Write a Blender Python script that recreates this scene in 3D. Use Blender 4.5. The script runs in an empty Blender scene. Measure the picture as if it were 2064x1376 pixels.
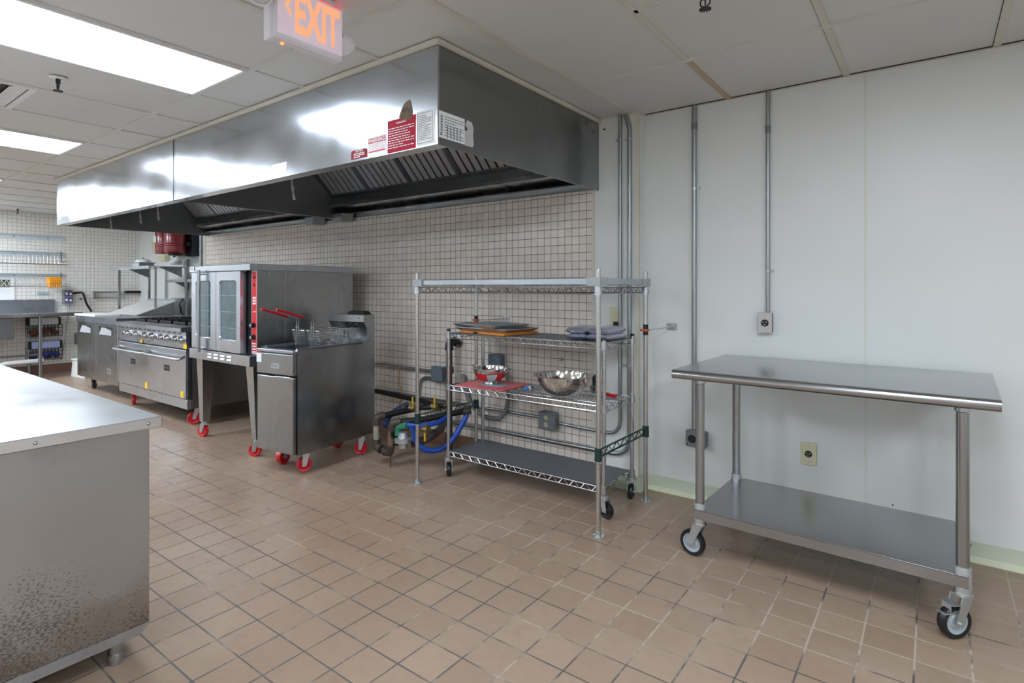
import bpy, math, random
from mathutils import Vector, Matrix
random.seed(7)
S = bpy.context.scene
PI = math.pi

# ------------------------------------------------------------------ camera
CAM_H = 1.30
YAW = math.radians(37.39)
cam_d = bpy.data.cameras.new('camera')
cam = bpy.data.objects.new('camera', cam_d)
S.collection.objects.link(cam)
cam.location = (0, 0, CAM_H)
cam.rotation_euler = (PI/2, 0, YAW)
cam_d.sensor_fit = 'HORIZONTAL'
cam_d.sensor_width = 36.0
cam_d.lens = 36.0*1140.0/2064.0
cam_d.shift_x = (1032.0-1011.8)/2064.0
cam_d.shift_y = -(688.0-580.7)/2064.0
cam_d.clip_start = 0.05
S.camera = cam

# ------------------------------------------------------------------ world, exposure
W = bpy.data.worlds.new('world'); S.world = W; W.use_nodes = True
W.node_tree.nodes['Background'].inputs[0].default_value = (0.8, 0.85, 0.9, 1)
W.node_tree.nodes['Background'].inputs[1].default_value = 0.02
S.view_settings.view_transform = 'Standard'
S.view_settings.look = 'None'
S.view_settings.exposure = 0.0
S.view_settings.gamma = 1.0
S.view_settings.use_curve_mapping = False
LIGHT_E = 20.0        # emission of the fluorescent ceiling panels

# ------------------------------------------------------------------ helpers
def lin(c):
    return tuple(((v/255.0)/12.92 if v/255.0 <= .04045 else ((v/255.0+.055)/1.055)**2.4) for v in c)

class NT:
    def __init__(s, name):
        s.m = bpy.data.materials.new(name); s.m.use_nodes = True
        s.t = s.m.node_tree; s.b = s.t.nodes['Principled BSDF']
    def n(s, typ, **k):
        nd = s.t.nodes.new(typ)
        for a, v in k.items(): setattr(nd, a, v)
        return nd
    def l(s, a, b): s.t.links.new(a, b)
    def math(s, op, a, b=None, c=None, clamp=False):
        nd = s.n('ShaderNodeMath', operation=op); nd.use_clamp = clamp
        for i, v in enumerate((a, b, c)):
            if v is None: continue
            if isinstance(v, (int, float)): nd.inputs[i].default_value = v
            else: s.l(v, nd.inputs[i])
        return nd.outputs[0]
    def mix(s, f, a, b):
        nd = s.n('ShaderNodeMix', data_type='RGBA')
        if isinstance(f, (int, float)): nd.inputs[0].default_value = f
        else: s.l(f, nd.inputs[0])
        for i, v in ((6, a), (7, b)):
            if isinstance(v, tuple): nd.inputs[i].default_value = (*v[:3], 1)
            else: s.l(v, nd.inputs[i])
        return nd.outputs[2]
    def pos(s, scale=(1, 1, 1), obj=False):
        if obj: o = s.n('ShaderNodeTexCoord').outputs['Object']
        else: o = s.n('ShaderNodeNewGeometry').outputs['Position']
        mp = s.n('ShaderNodeMapping'); mp.inputs['Scale'].default_value = scale
        s.l(o, mp.inputs[0]); return mp.outputs[0]
    def noise(s, vec, scale, detail=3, rough=.55):
        nd = s.n('ShaderNodeTexNoise'); nd.inputs['Scale'].default_value = scale
        nd.inputs['Detail'].default_value = detail; nd.inputs['Roughness'].default_value = rough
        s.l(vec, nd.inputs['Vector']); return nd.outputs['Fac']
    def ramp(s, f, a, b, lo, hi):
        nd = s.n('ShaderNodeMapRange'); s.l(f, nd.inputs[0])
        for i, v in ((1, a), (2, b), (3, lo), (4, hi)): nd.inputs[i].default_value = v
        return nd.outputs[0]
    def bump(s, h, strength=.2, dist=.002):
        nd = s.n('ShaderNodeBump'); nd.inputs['Strength'].default_value = strength
        nd.inputs['Distance'].default_value = dist
        s.l(h, nd.inputs['Height']); s.l(nd.outputs[0], s.b.inputs['Normal'])

MATS = {}
def plain(name, rgb, rough=.5, metal=0.0, emit=None, es=0.0, vary=.04, trans=0.0, coat=0.0, spec=.5):
    if name in MATS: return MATS[name]
    q = NT(name); c = lin(rgb)
    p = q.pos(obj=True)
    n = q.noise(p, 9.0, 3)
    f = q.ramp(n, .3, .7, 0, 1)
    q.l(q.mix(f, tuple(v*(1-vary) for v in c), tuple(min(1, v*(1+vary)) for v in c)), q.b.inputs['Base Color'])
    q.b.inputs['Roughness'].default_value = rough
    q.b.inputs['Metallic'].default_value = metal
    q.b.inputs['Transmission Weight'].default_value = trans
    q.b.inputs['Coat Weight'].default_value = coat
    q.b.inputs['Specular IOR Level'].default_value = spec
    if emit is not None:
        q.b.inputs['Emission Color'].default_value = (*lin(emit), 1)
        q.b.inputs['Emission Strength'].default_value = es
    MATS[name] = q.m; return q.m

def steel(name, rgb=(176, 176, 174), rough=.3, brush=(2, 2, 120), wave=.0, spots=False, aniso=.0):
    """brushed stainless steel: fine streaks along one direction, uneven polish, faint sheet waviness"""
    if name in MATS: return MATS[name]
    q = NT(name); c = lin(rgb)
    st = q.noise(q.pos(brush), 6.0, 4, .6)
    big = q.noise(q.pos((1.3, 1.3, 1.3)), 1.6, 2, .5)
    col = q.mix(q.ramp(big, .3, .7, 0, 1), tuple(v*.92 for v in c), c)
    r = q.math('ADD', q.ramp(st, .3, .7, -.012, .012), q.ramp(big, .3, .7, rough-.04, rough+.05))
    if spots:
        z = q.n('ShaderNodeSeparateXYZ'); q.l(q.pos(), z.inputs[0])
        vn = q.noise(q.pos((1, 18, 40)), 5.0, 4, .6)
        vb = q.noise(q.pos((1, 1.5, 1.5)), 2.2, 4, .6)
        lim = q.math('ADD', q.ramp(z.outputs[2], .12, .58, .15, -.20), q.ramp(vb, .3, .7, -.11, .13))
        film = q.ramp(q.math('ADD', q.noise(q.pos((1, 1.2, 2.5)), 2.0, 4, .6), q.ramp(z.outputs[2], .12, .6, .12, -.22)), .42, .62, 0, .5)
        col = q.mix(film, col, lin((146, 136, 122)))
        m = q.ramp(q.math('ADD', vn, lim), .59, .63, 0, .7)
        col = q.mix(m, col, lin((112, 98, 84)))
        r = q.math('ADD', r, q.math('MULTIPLY', m, .15))
    q.l(col, q.b.inputs['Base Color']); q.l(r, q.b.inputs['Roughness'])
    q.b.inputs['Metallic'].default_value = 1.0
    q.b.inputs['Anisotropic'].default_value = aniso
    if wave: q.bump(q.math('MULTIPLY', q.noise(q.pos(), 1.9, 2, .5), wave), .5, .03)
    MATS[name] = q.m; return q.m

def tile_mat(name, axes, pitch, off, gw, ca, cb, grout, rough=.35, dark=None, patch=None, bump=.5):
    """square tiles laid out in world metres on two of the axes"""
    q = NT(name)
    sp = q.n('ShaderNodeSeparateXYZ'); q.l(q.pos(), sp.inputs[0])
    wob = q.noise(q.pos(), 14.0, 2)
    u, v = [q.math('DIVIDE', q.math('SUBTRACT', sp.outputs[a], o), pitch) for a, o in zip(axes, off)]
    fu, fv = q.math('FLOOR', u), q.math('FLOOR', v)
    du = q.math('ABSOLUTE', q.math('SUBTRACT', q.math('FRACT', u), .5))
    dv = q.math('ABSOLUTE', q.math('SUBTRACT', q.math('FRACT', v), .5))
    d = q.math('SUBTRACT', .5, q.math('MAXIMUM', du, dv))       # 0 at the joint
    d = q.math('ADD', d, q.ramp(wob, .3, .7, -.004, .004))
    g = gw/pitch/2
    joint = q.ramp(d, g*.8, g*1.35, 1, 0)
    cv = q.n('ShaderNodeCombineXYZ'); q.l(fu, cv.inputs[0]); q.l(fv, cv.inputs[1])
    wn = q.n('ShaderNodeTexWhiteNoise', noise_dimensions='2D'); q.l(cv.outputs[0], wn.inputs['Vector'])
    body = q.mix(wn.outputs['Value'], lin(ca), lin(cb))
    mott = q.noise(q.pos(), 22.0, 4, .6)
    body = q.mix(q.ramp(mott, .3, .75, 0, .22), body, tuple(x*.72 for x in lin(ca)))
    if patch:
        pn = q.noise(q.pos((1, 1, 1)), .9, 3, .55)
        body = q.mix(q.ramp(pn, .42, .68, 0, .65), body, lin(patch))
    gcol = lin(grout)
    if dark:
        bl = q.noise(q.pos((1, 1.4, 1)), 4.2, 3, .5)
        body = q.mix(q.ramp(bl, .66, .76, 0, .4), body, lin((118, 88, 70)))
    if dark:
        gn = q.math('ADD', q.noise(q.pos((1.1, 2.6, 1)), 1.3, 4, .7), q.ramp(sp.outputs[1], 1.2, 3.4, .10, -.10))
        gcol = q.mix(q.ramp(gn, .44, .56, 0, 1), lin(grout), lin(dark))
    q.l(q.mix(joint, body, gcol), q.b.inputs['Base Color'])
    q.l(q.math('ADD', q.ramp(mott, .3, .7, rough-.05, rough+.08), q.math('MULTIPLY', joint, .35)), q.b.inputs['Roughness'])
    q.bump(q.math('SUBTRACT', 1.0, joint), bump, .0015)
    MATS[name] = q.m; return q.m

# ------------------------------------------------------------------ mesh builder
class MB:
    def __init__(s, M=None): s.v = []; s.f = []; s.M = M
    def add(s, vs, fs):
        n = len(s.v)
        if s.M is not None: vs = [tuple(s.M @ Vector(v)) for v in vs]
        s.v += [tuple(v) for v in vs]; s.f += [tuple(i+n for i in f) for f in fs]
        return s
    def box(s, x0, y0, z0, x1, y1, z1, b=0.0):
        if x0 > x1: x0, x1 = x1, x0
        if y0 > y1: y0, y1 = y1, y0
        if z0 > z1: z0, z1 = z1, z0
        b = min(b, (x1-x0)*.45, (y1-y0)*.45, (z1-z0)*.45)
        if b <= 0:
            vs = [(x, y, z) for z in (z0, z1) for y in (y0, y1) for x in (x0, x1)]
            return s.add(vs, [(0, 2, 3, 1), (4, 5, 7, 6), (0, 1, 5, 4), (2, 6, 7, 3), (0, 4, 6, 2), (1, 3, 7, 5)])
        vs = []; idx = {}
        X = (x0, x1); Y = (y0, y1); Z = (z0, z1)
        for i in (0, 1):
            for j in (0, 1):
                for k in (0, 1):
                    sx, sy, sz = (1, -1)[i], (1, -1)[j], (1, -1)[k]
                    for a in range(3):
                        p = [X[i]+sx*b, Y[j]+sy*b, Z[k]+sz*b]; p[a] = (X[i], Y[j], Z[k])[a]
                        idx[i, j, k, a] = len(vs); vs.append(tuple(p))
        fs = []
        def q(a, fx):
            o = [c for c in range(3) if c != a]; r = []
            for u, w in ((0, 0), (1, 0), (1, 1), (0, 1)):
                t = [0, 0, 0]; t[a] = fx; t[o[0]] = u; t[o[1]] = w; r.append(idx[t[0], t[1], t[2], a])
            flip = (fx == 0) ^ (a == 1)
            fs.append(tuple(reversed(r)) if flip else tuple(r))
        for a in range(3):
            for fx in (0, 1): q(a, fx)
        for a in range(3):
            o = [c for c in range(3) if c != a]
            for u in (0, 1):
                for w in (0, 1):
                    def ix(e, ax):
                        t = [0, 0, 0]; t[a] = e; t[o[0]] = u; t[o[1]] = w; return idx[t[0], t[1], t[2], ax]
                    r = [ix(0, o[0]), ix(1, o[0]), ix(1, o[1]), ix(0, o[1])]
                    if (u ^ w) ^ (a == 1): r.reverse()
                    fs.append(tuple(r))
        for i in (0, 1):
            for j in (0, 1):
                for k in (0, 1):
                    r = [idx[i, j, k, 0], idx[i, j, k, 1], idx[i, j, k, 2]]
                    if (i+j+k) % 2 == 0: r.reverse()
                    fs.append(tuple(r))
        return s.add(vs, fs)
    def tube(s, pts, r, seg=10, caps=True, closed=False):
        pts = [Vector(p) for p in pts]; n = len(pts)
        rs = r if isinstance(r, (list, tuple)) else [r]*n
        vs = []; fs = []; prev = None
        for i, p in enumerate(pts):
            if closed: t = (pts[(i+1) % n]-pts[i-1])
            else: t = (pts[min(i+1, n-1)]-pts[max(i-1, 0)])
            t = t.normalized() if t.length > 1e-9 else Vector((0, 0, 1))
            if prev is None:
                a = Vector((0, 0, 1)) if abs(t.z) < .9 else Vector((1, 0, 0))
                u = t.cross(a).normalized()
            else:
                u = (prev-t*prev.dot(t)); u = u.normalized() if u.length > 1e-6 else t.orthogonal().normalized()
            prev = u; w = t.cross(u)
            for k in range(seg):
                a = 2*PI*k/seg; vs.append(tuple(p+(u*math.cos(a)+w*math.sin(a))*rs[i]))
        m = n if closed else n-1
        for i in range(m):
            for k in range(seg):
                a = i*seg+k; b = i*seg+(k+1) % seg; c = ((i+1) % n)*seg+(k+1) % seg; d = ((i+1) % n)*seg+k
                fs.append((a, b, c, d))
        if caps and not closed:
            fs.append(tuple(reversed(range(seg)))); fs.append(tuple(range((n-1)*seg, n*seg)))
        return s.add(vs, fs)
    def cyl(s, p0, p1, r, seg=16, r2=None): return s.tube([p0, p1], [r, r if r2 is None else r2], seg)
    def lathe(s, prof, c=(0, 0, 0), seg=32, axis='z', close=False):
        vs = []; fs = []; n = len(prof)
        for k in range(seg):
            a = 2*PI*k/seg; ca, sa = math.cos(a), math.sin(a)
            for r, h in prof:
                p = (r*ca, r*sa, h)
                if axis == 'x': p = (h, r*ca, r*sa)
                if axis == 'y': p = (r*sa, h, r*ca)
                vs.append((p[0]+c[0], p[1]+c[1], p[2]+c[2]))
        m = n if close else n-1
        for k in range(seg):
            for i in range(m):
                a = k*n+i; b = ((k+1) % seg)*n+i; c2 = ((k+1) % seg)*n+(i+1) % n; d = k*n+(i+1) % n
                fs.append((a, b, c2, d))
        return s.add(vs, fs)
    def prism(s, poly, axis, a0, a1):
        """polygon given in the two other axes (in xyz order), extruded along axis"""
        def P(u, w, a): return {'x': (a, u, w), 'y': (u, a, w), 'z': (u, w, a)}[axis]
        n = len(poly)
        vs = [P(u, w, a0) for u, w in poly]+[P(u, w, a1) for u, w in poly]
        fs = [tuple(range(n)), tuple(reversed(range(n, 2*n)))]+[(i, i+n, (i+1) % n+n, (i+1) % n) for i in range(n)]
        return s.add(vs, fs)
    def sphere(s, c, r, seg=16, rings=10, sc=(1, 1, 1), t0=0, t1=PI):
        prof = [(math.sin(t0+(t1-t0)*i/rings)*r, math.cos(t0+(t1-t0)*i/rings)*r) for i in range(rings+1)]
        n = len(s.v); M = s.M; s.M = None
        s.lathe(prof, (0, 0, 0), seg); s.M = M
        for i in range(n, len(s.v)):
            v = s.v[i]; p = Vector((c[0]+v[0]*sc[0], c[1]+v[1]*sc[1], c[2]+v[2]*sc[2]))
            s.v[i] = tuple(M @ p) if M is not None else tuple(p)
        return s
    def build(s, name, mat, parent=None, angle=35, kind=None, label=None):
        me = bpy.data.meshes.new(name); me.from_pydata(s.v, [], s.f); me.validate()
        import bmesh
        bm = bmesh.new(); bm.from_mesh(me)
        bmesh.ops.recalc_face_normals(bm, faces=bm.faces)
        bm.to_mesh(me); bm.free()
        me.materials.append(mat)
        me.polygons.foreach_set('use_smooth', [True]*len(me.polygons))
        me.set_sharp_from_angle(angle=math.radians(angle))
        o = bpy.data.objects.new(name, me); S.collection.objects.link(o)
        if parent is not None: o.parent = parent
        if kind: o['kind'] = kind
        if label: o['label'] = label
        return o

def thing(name, label, cat, loc=(0, 0, 0), rz=0.0, group=None):
    o = bpy.data.objects.new(name, None); S.collection.objects.link(o)
    o.empty_display_size = .1
    o.location = loc; o.rotation_euler = (0, 0, rz); o['label'] = label; o['category'] = cat
    if group: o['group'] = group
    return o
def tag(o, label, cat, group=None):
    o['label'] = label; o['category'] = cat
    if group: o['group'] = group
    return o
def copy_tree(o, parent=None):
    c = o.copy(); S.collection.objects.link(c); c.parent = parent
    for ch in list(o.children): copy_tree(ch, c)
    return c
def fillet(pts, r, n=6):
    pts = [Vector(p) for p in pts]; out = [pts[0]]
    for a, b, c in zip(pts, pts[1:], pts[2:]):
        d1 = (a-b); d2 = (c-b); rr = min(r, d1.length*.49, d2.length*.49)
        p, q = b+d1.normalized()*rr, b+d2.normalized()*rr
        for i in range(n+1):
            t = i/n; out.append((1-t)**2*p+2*t*(1-t)*b+t*t*q)
    out.append(pts[-1]); return out
def text(name, s, mat, parent, origin, xd, yd, w=None, h=None, size=.02, bold=0.0, depth=.0004, center=False):
    """lettering as real thin geometry; xd/yd are the reading and up directions"""
    cu = bpy.data.curves.new('t', 'FONT'); cu.body = s; cu.size = 1; cu.offset = bold; cu.space_line = 1.0
    cu.resolution_u = 3
    ob = bpy.data.objects.new('t', cu); S.collection.objects.link(ob)
    bpy.context.view_layer.update()
    me = bpy.data.meshes.new_from_object(ob.evaluated_get(bpy.context.evaluated_depsgraph_get()))
    bpy.data.objects.remove(ob); bpy.data.curves.remove(cu)
    xs = [v.co.x for v in me.vertices]; ys = [v.co.y for v in me.vertices]
    x0, x1, y0, y1 = min(xs), max(xs), min(ys), max(ys)
    sx = (w/(x1-x0)) if w else size; sy = (h/(y1-y0)) if h else (sx if w else size)
    if not w: sx = sy if h else size
    xd = Vector(xd).normalized(); yd = Vector(yd).normalized(); nd = xd.cross(yd)
    o3 = Vector(origin)
    cx, cy = ((x0+x1)/2, (y0+y1)/2) if center else (x0, y0)
    vs = [tuple(o3+xd*((v.co.x-cx)*sx)+yd*((v.co.y-cy)*sy)+nd*depth) for v in me.vertices]
    m = MB(); m.add(vs, [tuple(p.vertices) for p in me.polygons])
    bpy.data.meshes.remove(me)
    return m.build(name, mat, parent)
def patch(name, mat, parent, origin, xd, yd, w, h, t=.0006, poly=None, label=None):
    """thin sheet (sticker, plate) with its lower left corner at origin"""
    xd = Vector(xd).normalized(); yd = Vector(yd).normalized(); nd = xd.cross(yd); o3 = Vector(origin)
    poly = poly or [(0, 0), (1, 0), (1, 1), (0, 1)]
    n = len(poly)
    vs = [tuple(o3+xd*(u*w)+yd*(v*h)) for u, v in poly]+[tuple(o3+xd*(u*w)+yd*(v*h)+nd*t) for u, v in poly]
    m = MB(); m.add(vs, [tuple(reversed(range(n))), tuple(range(n, 2*n))]+[(i, (i+1) % n, (i+1) % n+n, i+n) for i in range(n)])
    return m.build(name, mat, parent, label=label)
def lines(name, mat, parent, origin, xd, yd, w, h, n, th=.3, dash=True, t=.0009):
    """rows of print too small to read"""
    xd = Vector(xd).normalized(); yd = Vector(yd).normalized(); nd = xd.cross(yd); o3 = Vector(origin)
    m = MB(); rnd = random.Random(n*7+int(w*1e4))
    for i in range(n):
        y = h*(1-(i+.5)/n); hh = h/n*th/2; x = 0
        end = w*(1 if rnd.random() < .7 else rnd.uniform(.55, .9))
        while x < end:
            l = rnd.uniform(.06, .16)*w if dash else w
            l = min(l, end-x)
            q = [(x, y-hh), (x+l, y-hh), (x+l, y+hh), (x, y+hh)]
            m.add([tuple(o3+xd*a+yd*b+nd*t) for a, b in q], [(0, 1, 2, 3)])
            x += l+w*.025
    return m.build(name, mat, parent)

# ------------------------------------------------------------------ materials
ss = steel('brushed_stainless', (192, 199, 208), .27, brush=(6, 6, 260))
ss_h = steel('brushed_stainless_across', (196, 197, 198), .25, brush=(260, 6, 6))
ss_v = steel('brushed_stainless_upright', (168, 171, 173), .26, brush=(240, 240, 4))
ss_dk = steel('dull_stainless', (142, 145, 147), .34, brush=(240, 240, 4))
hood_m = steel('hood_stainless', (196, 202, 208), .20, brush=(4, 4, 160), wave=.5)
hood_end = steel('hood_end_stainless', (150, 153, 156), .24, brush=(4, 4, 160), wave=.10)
counter_m = steel('worn_stainless', (184, 188, 192), .30, brush=(2, 3, 120), spots=True)
counter_top_m = steel('worn_stainless_top', (234, 237, 240), .30, brush=(200, 4, 4))
table_top_m = steel('table_stainless', (176, 178, 180), .20, brush=(2, 80, 2))
galv = steel('galvanized_steel', (170, 174, 176), .38)
chrome = plain('chrome', (188, 191, 195), .22, 1.0)
lip_m = plain('polished_lip', (205, 205, 205), .12, 1.0)
chrome_d = plain('satin_chrome', (180, 182, 184), .3, 1.0)
zinc = plain('zinc_plate', (190, 196, 198), .3, .8)
alum = plain('aluminium', (190, 193, 196), .4, .75)
mirror = plain('polished_steel', (214, 213, 210), .12, 1.0)
black = plain('black_rubber', (22, 23, 26), .35)
blk_metal = plain('black_iron', (34, 32, 32), .5, .3)
grate_m = plain('cast_iron', (30, 31, 35), .45, .4)
rust_m = plain('worn_pipe_iron', (82, 73, 66), .5, .3, vary=.35)
dark_in = plain('dark_interior', (26, 26, 28), .6)
red_w = plain('red_polyurethane', (215, 22, 38), .3, coat=.4)
red_p = plain('red_enamel', (214, 40, 44), .3)
red_dk = plain('dark_red_lacquer', (142, 26, 36), .25, coat=.5)
red_h = plain('red_plastic_grip', (188, 20, 34), .35)
white_p = plain('white_plastic', (228, 230, 228), .4)
white_s = plain('sticker_white', (236, 238, 238), .5)
grey_rim = plain('grey_plastic', (165, 176, 180), .45)
yellow = plain('yellow_label', (244, 200, 30), .5)
yellow_h = plain('yellow_handle', (220, 180, 30), .4)
orange_t = plain('orange_basket', (250, 165, 10), .5)
orange_c = plain('orange_clamp', (190, 95, 50), .5)
wood_m = plain('orange_wood', (205, 130, 55), .5, vary=.18)
blue_h = plain('blue_coating', (20, 72, 168), .45, vary=.2)
green_e = plain('green_epoxy', (14, 50, 46), .4)
green_v = plain('green_valve', (50, 130, 100), .45)
liner_m = plain('grey_shelf_liner', (88, 91, 96), .45)
almond = plain('almond_plastic', (214, 210, 176), .45)
box_g = plain('grey_cast_box', (122, 126, 130), .45, .0)
box_b = plain('blue_grey_box', (104, 118, 130), .45, .0)
ink = plain('black_ink', (30, 32, 36), .6)
ink_g = plain('grey_ink', (120, 128, 136), .6)
ink_w = plain('white_ink', (240, 238, 238), .6)
ink_r = plain('red_ink', (196, 34, 52), .5)
maroon = plain('maroon_label', (140, 26, 48), .6, spec=.15)
pink_m = plain('pink_print', (214, 96, 104), .4, vary=.08)
torn_m = plain('torn_paper', (128, 116, 98), .9, vary=.35, spec=.1)
torn_w = plain('torn_white_paper', (196, 196, 194), .8, vary=.12)
bag_m = plain('metallic_film', (186, 190, 204), .25, .7)
orange_cord = plain('orange_cord', (205, 140, 80), .5)
purple = plain('purple_print', (88, 60, 130), .5)
sage = plain('sage_cove_base', (200, 209, 188), .5)
sage_d = plain('cream_cove_foot', (222, 226, 196), .5)
trim_c = plain('cream_trim', (214, 210, 196), .5)
tee_m = plain('ceiling_tee_paint', (206, 202, 190), .5)
tee_a = plain('cross_tee_paint', (208, 208, 203), .5)
rusty_tee = plain('yellowed_tee_paint', (190, 166, 138), .5)
glow = plain('fluorescent_diffuser', (255, 255, 255), .5, emit=(232, 243, 255), es=LIGHT_E)
exit_glow = plain('exit_letter_glow', (120, 70, 50), .6, emit=(255, 176, 128), es=.95)
exit_red = plain('exit_edge_glow', (230, 60, 50), .5, emit=(255, 40, 30), es=1.3)
exit_w = plain('exit_housing', (228, 226, 232), .4)
led_m = plain('red_led', (255, 120, 60), .4, emit=(255, 90, 30), es=6)
lens_m = plain('lamp_lens', (205, 214, 216), .15, .3, vary=.3)
glass_dk = plain('oven_glass', (120, 150, 158), .06, 0.0, trans=.0, coat=1.0)
teal_in = plain('oven_window_glass', (74, 96, 102), .05, .1, vary=.25)
water_bl = plain('blue_plastic', (60, 130, 210), .4)

def wall_paint():
    q = NT('white_wall_panel'); p = q.pos()
    n = q.noise(p, .8, 3, .5)
    q.l(q.mix(q.ramp(n, .3, .7, 0, 1), lin((220, 223, 220)), lin((228, 230, 228))), q.b.inputs['Base Color'])
    q.b.inputs['Roughness'].default_value = .38
    q.bump(q.noise(q.pos(), 90, 2), .08, .001)
    return q.m
wall_m = wall_paint()
def ceil_mat():
    q = NT('ceiling_board'); p = q.pos()
    n = q.noise(p, 1.2, 3, .5)
    q.l(q.mix(q.ramp(n, .3, .7, 0, 1), lin((206, 207, 204)), lin((213, 214, 211))), q.b.inputs['Base Color'])
    q.b.inputs['Roughness'].default_value = .55
    return q.m
ceil_m = ceil_mat()
FP = .158
floor_m = tile_mat('quarry_floor_tile', (0, 1), FP, (-1.6345, 1.3376), .0062, (155, 133, 114), (167, 145, 125),
                   (178, 164, 148), .34, dark=(92, 87, 84), patch=(150, 122, 101), bump=.3)
WP = .0572
wt_back = tile_mat('glazed_wall_tile_back', (0, 2), WP, (-1.83, .115), .0031, (226, 216, 206), (236, 228, 218), (96, 84, 74), .18, bump=.5)
wt_left = tile_mat('glazed_wall_tile_left', (1, 2), .0538, (3.9, .115), .0026, (240, 237, 230), (245, 243, 238), (138, 128, 116), .18, bump=.5)
quarry_base = tile_mat('quarry_base_tile', (0, 1), FP, (-1.63, 1.33), .006, (136, 104, 88), (122, 92, 78), (120, 96, 84), .4, bump=.2)
def post_mat(name, rgb, rough):
    q = NT(name); c = lin(rgb)
    z = q.n('ShaderNodeSeparateXYZ'); q.l(q.pos(), z.inputs[0])
    fr = q.math('ABSOLUTE', q.math('SUBTRACT', q.math('FRACT', q.math('DIVIDE', z.outputs[2], .0254)), .5))
    g = q.ramp(fr, .44, .48, 0, 1)
    q.l(q.mix(g, c, tuple(v*.76 for v in c)), q.b.inputs['Base Color'])
    q.b.inputs['Metallic'].default_value = 1; q.b.inputs['Roughness'].default_value = rough
    q.bump(q.math('SUBTRACT', 1.0, g), .15, .0005)
    return q.m
post_c = post_mat('grooved_chrome_post', (200, 202, 206), .2)
post_s = post_mat('grooved_satin_post', (200, 198, 195), .3)

# ------------------------------------------------------------------ room shell
ZC = 2.427
XL, XR, YB, YF = -10.76, 3.2, 3.42, -3.2      # left, right, tiled back wall, wall behind the viewer
YW = 3.515                                     # white panelled wall
def struct(m, name, mat, angle=35): return m.build(name, mat, kind='structure', angle=angle)
struct(MB().box(XL-.1, YF-.1, -.12, XR+.1, 4.1, 0), 'floor', floor_m)
struct(MB().box(XL-.1, YF-.1, ZC+.006, XR+.1, 4.1, ZC+.12), 'ceiling', ceil_m)
struct(MB().box(-7.36, YB, 0, -1.83, YB+.6, ZC+.006), 'wall_back', wt_back)
struct(MB().box(-7.50, YB-.004, 0, -7.36, YB+.6, ZC+.006), 'wall_pilaster', wall_m)
struct(MB().box(-1.83, YB-.004, 0, -1.512, YB+.6, ZC+.006), 'wall_corner', wall_m)
struct(MB().box(-1.512, YW, 0, XR+.1, YW+.5, ZC+.006), 'wall_right', wall_m)
struct(MB().box(XL-.1, 3.90, 0, -7.50, 4.02, ZC+.006), 'wall_recess', wall_m)
struct(MB().box(XL-.1, YF-.1, 0, XL, 3.90, ZC+.006), 'wall_left', wt_left)
struct(MB().box(XL, YF-.1, 0, XR+.1, YF, ZC+.006), 'wall_front', wall_m)
struct(MB().box(XR, YF, 0, XR+.1, YW, ZC+.006), 'wall_far_right', wall_m)
# cove bases
def cove(y, x0, x1, h, name, mat):
    struct(MB().prism([(y, 0), (y, h), (y-.004, h), (y-.006, .025), (y-.014, .010), (y-.03, .003), (y-.03, 0)], 'x', x0, x1), name, mat)
cove(YW, -1.505, XR, .092, 'baseboard_right', sage)
cove(YB-.004, -1.83, -1.512, .092, 'baseboard_corner', sage)
struct(MB().prism([(-1.512, 0), (-1.512, .092), (-1.508, .092), (-1.506, .025), (-1.498, .01), (-1.484, .003), (-1.484, 0)], 'y', YB-.03, YW-.004), 'baseboard_side', sage)
struct(MB().box(-7.36, YB-.008, 0, -1.84, YB, .115), 'baseboard_back', quarry_base)
struct(MB().box(XL, YF, 0, XL+.01, 3.9, .14), 'baseboard_left', quarry_base)
struct(MB().box(XL+.01, 3.89, 0, -7.5, 3.90, .14), 'baseboard_recess', quarry_base)
struct(MB().prism([(YW-.0145, .0095), (YW-.0068, .024), (YW-.0078, .024), (YW-.032, .0045), (YW-.032, .0)], 'x', -1.48, XR), 'trim_9', sage_d)
# panel joints and corner guards on the white walls
m = MB(); m.box(-.292, YW-.0025, .09, -.280, YW, ZC); m.box(.93, YW-.0025, .09, .942, YW, ZC)
struct(m, 'trim_1', plain('panel_joint_trim', (216, 219, 210), .4))
m = MB(); m.prism([(-1.532, YB-.004), (-1.532, YB-.007), (-1.5085, YB-.007), (-1.5085, YB+.024), (-1.512, YB+.024), (-1.512, YB-.004)], 'z', .095, ZC-.005); m.box(-1.845, YB-.008, .09, -1.822, YB-.003, 1.96)
struct(m, 'trim_2', trim_c)
# ceiling grid: long tees run away from us every 0.6 m, cross tees every 1.22 m
m = MB(); m2 = MB(); gap = MB(); ma = MB()
TW = .0145
xs = [-.973+.603*k for k in range(-2, 7)]+[-2.821-.604*k for k in range(0, 14)]
LX = [(-3.425, -2.821), (-5.841, -5.237), (-8.257, -7.653), (-.370, .233), (1.439, 2.042), (-10.069, -9.465), (-9.465, -8.861)]
ys = [1.54, .32, -.9, -2.12, 2.79]
for x in xs:
    top = YW if x > -1.79 else 1.86
    if x < -7.3: top = 3.9
    for y0, y1 in ((YF, -2.12), (-2.12, -.9), (-.9, .32), (.32, 1.54), (1.54, 2.79), (2.79, 4)):
        y1 = min(y1, top)
        if y1 <= y0: continue
        tgt = m2 if (y0 > 2.7 and -1.1 < x < -.9) else (m if x > -2.5 else ma)
        tgt.box(x-TW, y0+TW, ZC, x+TW, y1-TW, ZC+.006)
        gap.box(x-TW-.0022, y0+TW, ZC+.002, x-TW, y1-TW, ZC+.006)
for y in ys+[2.165]:
    x0 = XL if y < 1.86 else -1.79
    x1 = XR
    if y == 2.165: x0, x1 = -.973, XR
    ma.box(x0, y-TW, ZC, x1, y+TW, ZC+.006)
    gap.box(x0, y+TW, ZC+.002, x1, y+TW+.0025, ZC+.006)
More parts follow.
